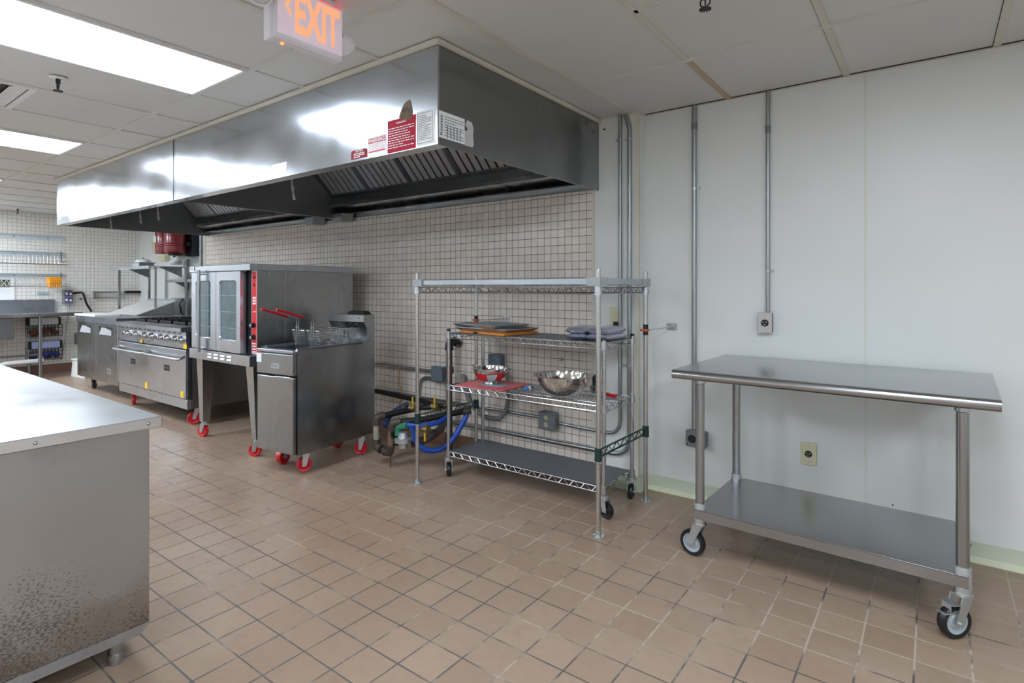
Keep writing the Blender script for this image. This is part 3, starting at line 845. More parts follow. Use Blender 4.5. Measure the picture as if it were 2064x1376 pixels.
# doors
def oven_door(x0, x1, wx0, wx1, lab):
    z0, z1, y0, y1 = .792, 1.432, 2.252, 2.300
    wz0, wz1 = .885, 1.362
    m = MB(T); r = .03
    # frame with rounded window opening: built as ring of quads
    def rr(xa, xb, za, zb, r, n=5):
        pts = []
        for cx, cz, a0 in ((xb-r, zb-r, 0), (xa+r, zb-r, PI/2), (xa+r, za+r, PI), (xb-r, za+r, 1.5*PI)):
            for k in range(n+1):
                a = a0+PI/2*k/n; pts.append((cx+r*math.cos(a), cz+r*math.sin(a)))
        return pts
    inner = rr(wx0, wx1, wz0, wz1, r); outer = rr(x0, x1, z0, z1, .003); n = len(inner)
    inner2 = rr(wx0+.006, wx1-.006, wz0+.006, wz1-.006, r-.004)
    vs = [(x, y0, z) for x, z in outer]+[(x, y0, z) for x, z in inner]+[(x, y0+.012, z) for x, z in inner2]+[(x, y1, z) for x, z in outer]
    fs = []
    for i in range(n):
        j = (i+1) % n
        fs += [(i, j, n+j, n+i), (n+i, n+j, 2*n+j, 2*n+i), (3*n+i, 3*n+j, j, i)]
    fs.append(tuple(range(3*n, 4*n)))
    m.add(vs, fs)
    d = m.build('door', ss, t, label=lab)
    MB(T).box(wx0+.001, y0+.011, wz0+.001, wx1-.001, y0+.016, wz1-.001).build('window', teal_in, d)
    m = MB(T)
    for k in range(3): m.box(wx0+.01, y0+.0095, .98+k*.13, wx1-.01, y0+.0108, .983+k*.13)
    m.build('rack_reflection_bar', plain('pale_rack', (150, 175, 180), .3, .5), d)
    return d
dl = oven_door(-5.092, -4.665, -5.020, -4.755, 'left oven door')
dr = oven_door(-4.660, -4.276, -4.612, -4.335, 'right oven door with a red reflecting edge')
m = MB(T); m.cyl((-4.882, 2.215, .765), (-4.882, 2.215, 1.452), .0135, 16)
for z in (.80, 1.42): m.cyl((-4.882, 2.215, z), (-4.882, 2.252, z), .009, 10)
m.build('door_handle', chrome_d, dl)
for x in (-4.985, -4.885): MB(T).cyl((x, 2.262, 1.434), (x, 2.262, 1.45), .012, 10).build('hinge_pin', blk_metal, t)
m = MB(T)
for k in range(6): m.cyl((-4.262, yb-.008, .83+k*.108), (-4.262, yb-.004, .83+k*.108), .005, 8)
m.build('gap_screw', chrome, t)
patch('name_plate', plain('plate_white', (214, 220, 224), .4, .3), t, op(-5.125, oy0-.0004, 1.447), X1, Z1, .085, .034)
text('lettering', 'Royal', ink, t, op(-5.118, oy0-.0018, 1.455), X1, Z1, w=.058, h=.020)
MB(T).box(-5.036, oy0-.003, 1.447, -5.030, oy0, 1.481).build('plate_edge', ink, t)
for (x, y, s) in ((-5.065, 2.36, 1), (-4.19, 2.335, -1), (-5.065, 2.88, 1), (-4.19, 2.88, -1)):
    # tapered leg; wide at the stand, narrow at the caster
    m = MB(T); a, b = .055, .030
    off = -.02*s
    q0 = [(x-a, y-a, .70), (x+a, y-a, .70), (x+a, y+a, .70), (x-a, y+a, .70)]
    q1 = [(x+off-b, y-b, .135), (x+off+b, y-b, .135), (x+off+b, y+b, .135), (x+off-b, y+b, .135)]
    m.add(q0+q1, [(0, 1, 2, 3), (7, 6, 5, 4)]+[(i, i+4, (i+1) % 4+4, (i+1) % 4) for i in range(4)])
    m.build('leg', ss_v, t)
    caster(t, *op(x+off, y, 0)[:2], .135, .048, .036, math.radians(200 if s > 0 else 215), red_w, red_w, trail=.4)

# ------------------------------------------------------------------ gas range
rx0, rx1, ry = -7.16, -5.50, 2.40
t = thing('gas_range', 'wide stainless gas range with two oven doors, left of the convection oven', 'range', ((rx0+rx1)/2, ry, 0))
T = Matrix.Translation((-(rx0+rx1)/2, -ry, 0))
def rp(x, y, z): return (x-(rx0+rx1)/2, y-ry, z)
m = MB(T); m.box(rx0, ry+.04, .175, rx1, 3.22, .925); m.build('body', ss_dk, t)
m = MB(T); m.box(rx0, ry-.002, .170, rx1-.015, ry+.04, .262, .003); m.build('kick_panel', ss, t)
m = MB(T); m.box(rx0+.01, ry+.02, .262, rx1-.01, ry+.041, .90); m.build('front_recess', dark_in, t)
m = MB(T); m.prism([(ry-.075, .900), (ry-.075, .930), (ry-.060, .940), (ry+.10, .940), (ry+.10, .895), (ry-.065, .895)], 'x', rx0+.09, rx1+.025)
m.build('front_ledge', ss, t)
m = MB(T); m.prism([(ry-.004, .735), (ry-.01, .890), (ry+.03, .895), (ry+.03, .735)], 'x', rx0+.006, rx1-.02)
pn = m.build('control_panel', ss, t)
m = MB(T)
for k in range(13): m.box(rx0+.10+k*.115, ry-.0115, .872, rx0+.16+k*.115, ry-.009, .880)
m.build('vent_slots', dark_in, pn)
for x in (-6.90, -6.68, -6.45, -6.28, -6.06, -5.92, -5.74, -5.62):
    k = MB(T).lathe([(.0, -.045), (.020, -.045), (.026, -.040), (.029, -.020), (.036, -.010), (.038, 0), (0, 0)], (x, ry-.006, .815), 20, 'y').build('knob', chrome, pn)
    MB(T).lathe([(.0, -.047), (.013, -.047), (.014, -.044), (0, -.044)], (x, ry-.006, .815), 16, 'y').build('knob_insert', black, k)
for x, z, s in ((-6.53, .748, .03), (-5.545, .748, .045)): patch('price_tag', yellow, pn, rp(x-.02, ry-.012, z-.012), X1, Z1, s*1.5, s, t=.002, label='yellow tag')
for i, (a, b) in enumerate(((rx0+.004, -6.338), (-6.332, rx1-.024))):
    d = MB(T).box(a, ry-.012, .268, b, ry+.018, .722, .004).build('oven_door', ss, t)
    m = MB(T); m.tube(fillet([(a+.02, ry-.012, .665), (a+.02, ry-.07, .640), (b-.02, ry-.07, .640), (b-.02, ry-.012, .665)], .02), .013, 12)
    m.build('handle', chrome_d, d)
    patch('name_plate', ink, d, rp((a+b)/2-.06, ry-.0126, .500), X1, Z1, .125, .055)
    text('lettering', 'Royal', chrome_d, d, rp((a+b)/2-.048, ry-.0145, .512), X1, Z1, w=.10, h=.032)
    patch('yellow_sticker', yellow, d, rp(b-.10, ry-.0126, .275), X1, Z1, .058, .062)
# cooktop
m = MB(T); m.box(rx0+.01, ry+.10, .925, rx1-.01, 3.16, .934); m.build('cooktop', grate_m, t)
for i in range(5):
    for j in range(2):
        gx0 = rx0+.03+i*.322; gy0 = ry+.14+j*.31
        m = MB(T); b = .008; zt = .962
        for u in (0, .30-b*2): m.box(gx0+u, gy0, .940, gx0+u+b*2, gy0+.29, zt)
        for v in (0, .29-b*2): m.box(gx0, gy0+v, .940, gx0+.30, gy0+v+b*2, zt)
        m.box(gx0+.142, gy0, .946, gx0+.158, gy0+.10, zt); m.box(gx0+.142, gy0+.19, .946, gx0+.158, gy0+.29, zt)
        m.box(gx0, gy0+.137, .946, gx0+.10, gy0+.153, zt); m.box(gx0+.20, gy0+.137, .946, gx0+.30, gy0+.153, zt)
        m.cyl((gx0+.15, gy0+.145, .934), (gx0+.15, gy0+.145, .952), .04, 16)
        m.build('burner_grate', grate_m, t)
m = MB(T); m.box(rx0, 3.16, .93, rx1, 3.22, 1.02); m.build('back_riser', ss_dk, t)
for (x, y, a) in ((-7.09, 2.52, 160), (-5.63, 2.55, 250), (-6.98, 3.1, 60), (-5.63, 3.1, 60)):
    caster(t, *rp(x, y, 0)[:2], .175, .058, .036, math.radians(a), red_w, red_w)

# ------------------------------------------------------------------ sandwich prep refrigerator
px0, px1, py = -8.87, -7.50, 2.50
t = thing('prep_refrigerator', 'two-door stainless prep refrigerator with white board and raised lid', 'refrigerator', ((px0+px1)/2, py, 0))
T = Matrix.Translation((-(px0+px1)/2, -py, 0))
def pp(x, y, z): return (x-(px0+px1)/2, y-py, z)
m = MB(T); m.box(px0, py+.03, .165, px1, 3.32, .915); m.build('body', ss_dk, t)
MB(T).box(px1-.002, py-.002, .165, px1+.012, py+.06, .915).build('corner_trim', alum, t)
m = MB(T); m.box(px0, py-.02, .872, px1+.01, py+.03, .950); m.box(px0, py+.03, .915, px1+.01, 3.32, .950)
m.build('top_rail', ss, t)
MB(T).box(px0+.04, py-.05, .950, -8.10, py+.22, .975, .004).build('cutting_board', white_p, t)
for a, b in ((px0+.004, -8.195), (-8.185, px1-.004)):
    d = MB(T).box(a, py-.006, .170, b, py+.026, .868, .003).build('door', ss_v, t)
    m = MB(T); m.box(a+.10, py-.0075, .735, b-.16, py-.0062, .838)
    m.build('handle_recess', dark_in, d)
    m = MB(T); m.prism([(a+.11, .74), (b-.17, .74), (b-.17, .80), (a+.28, .828), (a+.20, .828)], 'y', py-.012, py-.0078)
    m.build('handle', plain('light_grey_plastic', (176, 180, 184), .4), d)
patch('name_plate', alum, t, pp(-7.82, py-.0068, .285), X1, Z1, .12, .065)
text('lettering', 'M', ink, t, pp(-7.79, py-.0085, .297), X1, Z1, w=.05, h=.035)
m = MB(T); m.prism([(2.89, .952), (3.32, 1.115), (3.32, .952)], 'x', -8.90, -8.01); 
m.build('lid', ss_dk, t)
m = MB(T); m.prism([(2.86, .960), (3.34, 1.135), (3.35, 1.127), (2.87, .952)], 'x', -8.95, -8.0)
m.build('lid_panel', plain('pale_lid', (222, 222, 218), .4, .35), t)
MB(T).box(-8.9, 3.33, 1.13, -8.0, 3.38, 1.155).build('lid_hinge', ss, t)
for (x, y, a) in ((-8.62, 2.60, 150), (-7.75, 2.95, 200), (-8.62, 3.2, 30), (-7.62, 3.2, 30)):
    caster(t, *pp(x, y, 0)[:2], .165, .060, .032, math.radians(a), black, black)

# ------------------------------------------------------------------ overshelf above the refrigerator, back in the recess
t = thing('overshelf', 'stainless overshelf on four posts above the prep refrigerator lid', 'shelf', (-8.65, 3.3, 0))
T = Matrix.Translation((8.65, -3.3, 0))
m = MB(T); m.prism([(3.00, 1.550), (3.00, 1.590), (3.60, 1.590), (3.60, 1.584), (3.006, 1.584), (3.006, 1.550)], 'x', -9.30, -7.98); m.build('shelf', ss, t)
for x, y, z0 in ((-9.13, 3.06, .95), (-8.03, 3.10, .95), (-9.34+.06, 3.50, 0), (-8.20, 3.55, 0)):
    m = MB(T); m.box(x-.012, y-.012, z0, x+.012, y+.012, 1.584); m.build('post', ss_v, t)
for x in (-9.28, -8.20): MB(T).prism([(3.20, 1.584), (3.50, 1.584), (3.50, 1.45)], 'x', x-.003, x+.003).build('bracket', ss_dk, t)
t = thing('wall_shelf', 'short stainless wall shelf beside the oven, below the red tanks', 'shelf', (-8.6, 3.9, 1.42))
T = Matrix.Translation((8.6, -3.9, -1.42))
MB(T).prism([(3.62, 1.385), (3.62, 1.425), (3.895, 1.425), (3.895, 1.418), (3.626, 1.418), (3.626, 1.385)], 'x', -8.98, -7.9).build('shelf', ss, t)
for x in (-8.9, -8.1): MB(T).prism([(3.64, 1.418), (3.895, 1.418), (3.895, 1.28)], 'x', x-.003, x+.003).build('bracket', ss_dk, t)
# round-topped pan on the overshelf
t = thing('covered_pan', 'silver covered pan with a domed white lid on the overshelf', 'pan', (-8.53, 3.14, 1.591))
m = MB(); m.prism([(-.11, 0), (.11, 0), (.13, .05), (-.13, .05)], 'y', -.09, .09); m.build('pan', alum, t)
MB().box(-.15, -.11, .050, .15, .11, .057).build('rim', chrome_d, t)
MB().sphere((0, 0, .057), 1, 20, 8, sc=(.13, .09, .055), t1=PI/2).build('lid', white_p, t)
MB().box(-.02, -.010, .108, .02, .010, .122, .004).build('lid_handle', ink, t)
# white pipe elbow on the wall
t = MB().tube(fillet([(-9.10, 3.86, 1.69), (-9.08, 3.72, 1.69), (-8.86, 3.68, 1.69), (-8.74, 3.68, 1.74), (-8.74, 3.86, 1.78)], .07), .042, 14).build('duct_elbow', white_p)
tag(t, 'white curved duct elbow under the dark red tanks', 'duct')
# fire suppression tanks
for x, lab in ((-8.99, 'left dark red fire suppression tank below the hood'), (-8.66, 'right dark red fire suppression tank below the hood, in front')):
    r = .128 if x < -8.8 else .138
    t = thing('suppression_tank', lab, 'fire tank', (x, 3.60, 1.80), group='dark red fire suppression tanks')
    z = .0
    MB().lathe([(.0, z), (r*.9, z), (r*.97, z+.012), (r, z+.04), (r, .10), (r+.004, .105), (r, .11), (r, .13), (r+.004, .135), (r, .14), (r, .56), (r*.8, .60), (0, .615)], seg=32).build('cylinder', red_dk, t)
    MB().box(-r, r*.75, .1, r, r*.95+.02, .16).build('strap_bracket', blk_metal, t)
    if x < -8.8: patch('tag', white_s, t, (-.06, -r-.003, .17), X1, Z1, .09, .09)
    else: MB().lathe([(.0, -.03), (r*.6, -.03), (r*.65, 0), (0, 0)], seg=24).build('valve_collar', blk_metal, t)
t = tag(MB().box(-9.14, 3.77, 1.765, -8.50, 3.87, 2.40, .004).build('control_cabinet', ink), 'black backing cabinet behind the dark red tanks', 'cabinet')
t = tag(MB().box(-10.18, 3.875, 1.88, -10.06, 3.90, 2.06, .003).build('wall_switch', almond), 'small wall switch on the recess wall left of the tanks', 'switch')
t = tag(MB().box(-9.80, 3.82, 1.735, -9.56, 3.90, 1.815, .004).build('junction_box', almond), 'beige junction box under the left red tank', 'junction box')
# risers in the recess
def conduit(name, pts, r, mat, label, cat='conduit', group=None, straps=(), bend=.1, couplings=()):
    t = thing(name, label, cat, tuple(pts[0]), group=group)
    o = Vector(pts[0])
    MB().tube(fillet([Vector(p)-o for p in pts], bend, 8), r, 14).build('tube', mat, t)
    for s in straps:
        p = Vector(s[:3])-o; ax = s[3]; m = MB()
        if ax == 'z':
            m.lathe([(r+.0005, -.006), (r+.002, -.006), (r+.002, .006), (r+.0005, .006)], tuple(p), 16)
            m.box(p.x+(s[4]*r), p.y+r*.3, p.z-.007, p.x+s[4]*(r+.022), p.y+r*.3+.003, p.z+.007)
            m.cyl((p.x+s[4]*(r+.013), p.y+r*.3-.004, p.z), (p.x+s[4]*(r+.013), p.y+r*.3, p.z), .004, 8)
        else:
            m.lathe([(r+.0005, -.006), (r+.002, -.006), (r+.002, .006), (r+.0005, .006)], tuple(p), 16, 'x')
            m.box(p.x-.007, p.y+r*.3, p.z-s[4]*0-(r+.02), p.x+.007, p.y+r*.3+.003, p.z-r)
        m.build('strap', zinc, t)
    for s in couplings:
        p = Vector(s[:3])-o
        MB().lathe([(r, -.022), (r+.003, -.022), (r+.003, -.004), (r+.0015, 0), (r+.003, .004), (r+.003, .022), (r, .022)], tuple(p), 16, s[3]).build('coupling', box_g, t)
    return t
conduit('conduit', [(-9.64, 3.87, .60), (-9.64, 3.87, 1.62)], .014, galv, 'grey riser below the red tanks in the recess')
conduit('conduit', [(-8.90, 3.86, .6), (-8.90, 3.86, 1.78)], .026, galv, 'thick grey riser below the black cabinet in the recess', couplings=((-8.90, 3.86, 1.30, 'z'),))
conduit('conduit', [(-7.43, YB-.022, 1.2), (-7.43, YB-.022, 1.99)], .014, galv, 'short conduit at the left end of the tiled back wall', straps=((-7.43, YB-.022, 1.80, 'z', -1),))
t = tag(MB().box(-8.80, 3.60, .90, -8.12, 3.88, 1.155, .004).build('steel_cabinet', ss_dk), 'low grey steel box behind the range, under the wall shelf', 'cabinet')
sc_ = t
t = MB().tube([(-8.40, 3.60, 1.155), (-8.42, 3.56, 1.08), (-8.38, 3.57, .95), (-8.30, 3.58, .92)], .010, 8).build('power_cord', black, sc_)

# ------------------------------------------------------------------ far left: sink, racks, shelves on the end wall
t = thing('sink', 'long stainless scullery sink against the tiled end wall', 'sink', (-10.4, 1.9, 0))
T = Matrix.Translation((10.4, -1.9, 0))
m = MB(T); m.box(-10.74, .2, .925, -10.70, 2.72, 1.122); m.box(-10.74, .2, 1.118, -10.66, 2.72, 1.13); m.build('backsplash', ss, t)
m = MB(T); m.prism([(-10.70, .925), (-10.05, .925), (-10.03, .950), (-10.0, .945), (-10.0, .900), (-10.70, .900)], 'y', .2, 2.88); m.build('drainboard', ss_h, t)
m = MB(T); m.box(-10.62, .9, .60, -10.08, 2.12, .900, .01); m.build('tub', ss_dk, t)
for y in (.5, 2.40):
    for x in (-10.64, -10.09):
        MB(T).cyl((x, y, .0), (x, y, .90), .022, 14).build('leg', ss_dk, t)
MB(T).cyl((-10.09, .5, .36), (-10.09, 2.40, .36), .014, 10).build('cross_rail', ss_dk, t)
MB(T).cyl((-10.64, 2.40, .22), (-10.64, .5, .22), .014, 10).build('cross_rail', ss_dk, t)
s_ = patch('label', white_s, t, (-10.079+10.4, 1.60-1.9, .755), Yd, Z1, .20, .075)
lines('print', ink_r, s_, (-10.0782+10.4, 1.62-1.9, .765), Yd, Z1, .16, .055, 3, .2)
t = MB().tube(fillet([(-10.15, 1.50, .60), (-10.15, 1.50, .12), (-10.15, 1.80, .06)], .05), .035, 12).build('drain_pipe', white_p)
tag(t, 'white plastic drain pipe dropping from the sink tub', 'pipe')
t = MB().tube(fillet([(-10.15, 1.80, .02), (-10.15, 1.86, .20), (-10.18, 2.02, .262), (-10.20, 2.46, .262)], .08), .030, 12).build('drain_pipe', white_p)
tag(t, 'white plastic drain pipe running level under the sink', 'pipe')
def wshelf(z0, z1, label):
    t = thing('wall_rail', label, 'wall shelf', (XL, 1.4, z0), group='pale steel rails on the end wall')
    m = MB(); m.box(.0, -1.2, 0, .012, 1.45, z1-z0); m.box(.012, -1.2, z1-z0-.012, .05, 1.45, z1-z0)
    m.build('rail', plain('pale_rail', (214, 224, 228), .35, .3), t)
    for y in (.85, 1.25): MB().cyl((.012, y, (z1-z0)*.5), (.016, y, (z1-z0)*.5), .01, 8).build('screw', ink_g, t)
wshelf(2.025, 2.10, 'topmost pale steel rail on the tiled end wall')
wshelf(1.765, 1.855, 'middle pale steel rail on the tiled end wall')
wshelf(1.44, 1.525, 'lowest pale steel rail on the tiled end wall')
def wrack(z, label, dz=.15):
    t = thing('wire_rack', label, 'rack', (XL+.06, 1.4, z), group='wire racks hung on the end wall')
    m = MB(); n = 60
    for k in range(n):
        y = -1.2+k*(2.65/n)
        m.tube([(0, y, dz*.9), (.02, y, 0), (.26, y, -.02), (.28, y, .03)], .0022, 4)
    m.build('cross_wires', chrome_d, t)
    m = MB()
    for x, zz in ((0, dz*.9), (.02, 0), (.14, -.01), (.26, -.02), (.28, .03)): m.cyl((x, -1.2, zz), (x, 1.45, zz), .0035, 6)
    m.build('rails', chrome_d, t)
    for y in (-1.1, 1.40): MB().tube([(0, y, dz*1.3), (.02, y, dz*.2), (.28, y, .03)], .005, 6).build('end_bracket', blk_metal, t)
wrack(1.67, 'upper wire rack hung on the tiled end wall')
wrack(1.34, 'lower wire rack hung on the tiled end wall, holding the yellow basket')
t = thing('plastic_basket', 'small yellow slotted basket on the lower wire rack', 'basket', (XL+.25, 2.665, 1.305))
m = MB()
m.prism([(-.065, 0), (.065, 0), (.075, .15), (-.075, .15)], 'x', -.07, .07)
m.build('body', orange_t, t)
m = MB()
for k in range(5): m.box(.0705, -.052+k*.024, .03, .0725, -.042+k*.024, .12)
m.build('slots', plain('orange_slot', (214, 130, 0), .5), t)
MB().box(-.078, -.082, .145, .078, .082, .158, .003).build('rim', orange_t, t)
t = thing('notice_board', 'white wall notice with a dark lattice strip above the sink', 'notice', (XL, 2.05, 1.10))
MB().box(.0, -.35, 0, .012, .21, .34, .002).build('board', white_s, t)
m = MB(); m.box(.0122, -.33, .215, .0132, .16, .325); m.build('dark_strip', blk_metal, t)
m = MB()
for k in range(9):
    for sg in (-1, 1): m.add([(.0145, -.33+k*.055, .22 if sg > 0 else .32), (.0145, -.32+k*.055, .22 if sg > 0 else .32), (.0145, -.265+k*.055, .32 if sg > 0 else .22), (.0145, -.275+k*.055, .32 if sg > 0 else .22)], [(0, 1, 2, 3)])
m.build('lattice', almond, t)
t = thing('chemical_dispenser', 'small dispenser box with blue and red labels by the sink', 'dispenser', (XL, 2.885, 1.055))
MB().box(0, -.058, 0, .10, .058, .22, .006).build('housing', box_g, t)
for z, c in ((.125, purple), (.025, purple)):
    p = MB().box(.1005, -.046, z, .103, .046, z+.075).build('label', c, t)
    m = MB(); m.box(.1035, -.04, z+.02, .1045, -.01, z+.06); m.box(.1035, .012, z+.015, .1045, .04, z+.05); m.build('print', ink_w, p)
t = tag(MB().tube([(XL+.06, 2.90, 1.06), (XL+.05, 2.89, .8), (XL+.05, 2.86, .5), (XL+.04, 2.80, .2)], .012, 8).build('drain_hose', galv), 'grey hose hanging below the dispenser box', 'hose')
t = tag(MB().tube(fillet([(XL+.005, 2.975, 1.22), (XL+.14, 3.06, 1.24), (XL+.10, 3.12, 1.05), (XL+.09, 3.19, .93)], .05), .016, 8).build('rubber_hose', black), 'black hose curving down beside the dispenser box', 'hose')
t = tag(MB().box(XL, 2.52, 1.205, XL+.02, 2.66, 1.245, .003).build('wall_plate', plain('pale_blue_plate', (168, 190, 200), .5)), 'tiny pale blue plate on the tiles above the sink', 'plate')
t = thing('towel_rack', 'small chrome double rail on the tiled end wall', 'rail', (XL, 3.42, 1.18))
for z in (-.03, .05): MB().cyl((.05, -.20, z), (.05, .20, z), .010, 10).build('bar', chrome_d, t)
MB().cyl((.09, -.20, .06), (.09, .20, .06), .010, 10).build('bar', chrome_d, t)
for y in (-.18, .18): MB().box(0, y-.01, -.05, .09, y+.01, .075).build('bracket', chrome_d, t)
t = tag(MB().box(XL, 3.68, 1.215, XL+.09, 3.89, 1.26, .004).build('wall_holder', blk_metal), 'dark narrow holder on the tiled end wall near the corner', 'holder')
t = tag(MB().lathe([(.0, 0), (.022, 0), (.018, .03), (.010, .05), (0, .05)], (XL, 3.07, 1.13), 12, 'x').build('wall_hook', chrome_d), 'small chrome hook on the end wall tiles', 'hook')
t = tag(MB().box(XL, 2.99, .42, XL+.04, 3.12, .60, .004).build('outlet_box', box_g), 'grey outlet box low on the end wall beside the stool', 'outlet')
for z, c, lab, cont in ((.70, plain('silver_carton', (200, 206, 210), .4), 'wire basket under the sink with a silver carton', plain('brown_clutter', (110, 66, 56), .7, vary=.4)),
                 (.35, plain('lilac_carton', (170, 176, 222), .4), 'wire basket under the sink with a lilac carton, the lower one', plain('blue_clutter', (60, 70, 150), .6, vary=.4))):
    t = thing('wire_basket', lab, 'basket', (XL+.02, 2.58, z), group='wire baskets under the sink')
    m = MB()
    for k in range(10): m.tube([(0, -.2+k*.044, .17), (0, -.2+k*.044, -.12), (.20, -.2+k*.044, -.12), (.20, -.2+k*.044, .05)], .003, 5)
    for zz in (-.12, -.06, 0, .05): m.tube([(0, -.2, zz), (.2, -.2, zz), (.2, .2, zz), (0, .2, zz)], .003, 5, closed=True)
    m.build('wires', blk_metal, t)
    t2 = thing('carton', 'silver box standing in the upper wire basket' if z > .5 else 'lilac box standing in the lower wire basket', 'box', (XL+.16, 2.56+(.02 if z < .5 else 0), z-.0))
    MB().box(-.05, -.17, .055, .05, .17, .155, .003).build('box', c, t2)
    for y in (-.185, .185): MB().box(-.05, y-.014, .05, .05, y+.014, .16).build('end_cap', blk_metal, t2)
    rnd = random.Random(int(z*100))
    m = MB()
    for k in range(9):
        m.sphere((rnd.uniform(.04, .16), rnd.uniform(-.16, .16), rnd.uniform(-.09, -.02)), rnd.uniform(.03, .05), 10, 6, sc=(1, 1.2, .8))
    ob = m.build('clutter', cont); ob.location = (XL+.02, 2.58, z)
    ob['kind'] = 'stuff'; tag(ob, 'brown odds and ends in the upper wire basket' if z > .5 else 'blue and white odds and ends in the lower wire basket', 'clutter')
t = thing('step_stool', 'white plastic step stool beside the prep refrigerator', 'stool', (-9.95, 2.93, 0), math.radians(8))
m = MB(); m.prism([(-.20, 0), (.20, 0), (.165, .24), (-.165, .24)], 'y', -.13, -.122); m.prism([(-.20, 0), (.20, 0), (.165, .24), (-.165, .24)], 'y', .122, .13)
m.prism([(-.13, 0), (.13, 0), (.13, .24), (-.13, .24)], 'x', .155, .165); m.prism([(-.13, 0), (.13, 0), (.13, .24), (-.13, .24)], 'x', -.165, -.155)
m.build('sides', white_p, t)
MB().box(-.185, -.145, .24, .185, .145, .262, .006).build('step', white_p, t)

# ------------------------------------------------------------------ wire shelving
def wire_shelf(name, parent, x0, x1, y0, y1, z, mat, pitch=.022, h=.032, wires=True, zig=.075, flat_edge=True):
    m = MB(); r = .0024
    for zz in (z, z-h):
        rr = .0038
        m.tube([(x0, y0, zz), (x1, y0, zz), (x1, y1, zz), (x0, y1, zz)], rr, 6, closed=True)
    def zz_edge(p, q):
        p, q = Vector(p), Vector(q); n = max(4, round((q-p).length/zig)); pts = []
        for k in range(n):
            a = p+(q-p)*(k/n); b = p+(q-p)*((k+.35)/n); c = p+(q-p)*((k+.5)/n); d = p+(q-p)*((k+.85)/n)
            pts += [(a.x, a.y, z-h+.001), (b.x, b.y, z-.002), (c.x, c.y, z-.002), (d.x, d.y, z-h+.001)]
        pts.append((q.x, q.y, z-h+.001))
        m.tube(pts, r, 5)
    zz_edge((x0, y0, 0), (x1, y0, 0)); zz_edge((x0, y1, 0), (x1, y1, 0))
    zz_edge((x0, y0, 0), (x0, y1, 0)); zz_edge((x1, y0, 0), (x1, y1, 0))
    if wires:
        n = int((x1-x0)/pitch)
        for k in range(1, n): m.cyl((x0+(x1-x0)*k/n, y0, z), (x0+(x1-x0)*k/n, y1, z), .0019, 5)
        for k in range(1, 4):
            y = y0+(y1-y0)*k/4; m.cyl((x0, y, z-.004), (x1, y, z-.004), .003, 6)
    return m.build(name, mat, parent)

def collar(x, y, z, mat, parent, h=.040, r=.0185):
    return MB().lathe([(.0128, z-h), (r+.001, z-h), (r-.002, z+.004), (.0128, z+.004)], (x, y, 0), 16).build('collar', mat, parent)

# rolling cart (inside the tall stand)
cx0, cx1, cy0, cy1 = -2.690, -1.492, 2.905, 3.285
t = thing('shelving_cart', 'chrome three-shelf wire cart on casters, standing inside the taller rack', 'cart', (cx0, cy0, 0))
def cp(x, y): return (x-cx0, y-cy0)
Wc, Dc = cx1-cx0, cy1-cy0
for (x, y) in ((0, 0), (Wc, 0), (0, Dc), (Wc, Dc)):
    p = MB().cyl((x, y, .125), (x, y, 1.012), .0125, 16).build('post', post_c, t)
    MB().lathe([(.0, 1.018), (.010, 1.018), (.0135, 1.012), (.0135, 1.004), (.0125, 1.004)], (x, y, 0), 14).build('post_cap', black, p)
for z in (.985, .625, .165):
    sh = wire_shelf('shelf', t, 0, Wc, 0, Dc, z, chrome, wires=True)
    for (x, y) in ((0, 0), (Wc, 0), (0, Dc), (Wc, Dc)): collar(x, y, z+.006, chrome_d, sh)
    if z != .625: MB().box(.012, .010, z+.0025, Wc-.012, Dc-.010, z+.006).build('shelf_liner', liner_m, sh)
for (x, y, a) in ((0, 0, 320), (Wc, 0, 345), (0, Dc, 80), (Wc, Dc, 280)):
    caster(t, x, y, .128, .046, .026, math.radians(a), black, black, trail=.45)

# tall stationary rack
sx0, sx1, sy0, sy1 = -2.745, -1.398, 2.660, 3.272
t = thing('wire_rack_stand', 'tall chrome rack with one high shelf and green end trusses, straddling the cart', 'rack', (sx0, sy0, 0))
Ws, Ds = sx1-sx0, sy1-sy0
for (x, y) in ((0, 0), (Ws, 0), (0, Ds), (Ws, Ds)):
    p = MB().cyl((x, y, .012), (x, y, 1.398), .0127, 18).build('post', post_s, t)
    MB().lathe([(.0, 1.402), (.011, 1.402), (.0132, 1.396), (.0132, 1.39), (.0127, 1.39)], (x, y, 0), 14).build('post_cap', alum, p)
    m = MB(); m.cyl((x, y, 0), (x, y, .006), .032, 20); m.cyl((x, y, .006), (x, y, .028), .016, 16)
    for s in (-1, 1): m.cyl((x+s*.023, y, .006), (x+s*.023, y, .011), .005, 6)
    m.build('foot_plate', zinc, p)
sh = wire_shelf('shelf', t, 0, Ws, 0, Ds, 1.305, chrome, wires=False, zig=.07)
m = MB(); n = 58
for k in range(1, n): m.cyl((Ws*k/n, 0, 1.305), (Ws*k/n, Ds, 1.305), .0019, 5)
m.build('deck_wires', chrome, sh)
for (x, y) in ((0, 0), (Ws, 0), (0, Ds), (Ws, Ds)): collar(x, y, 1.312, alum, sh, h=.05, r=.021)
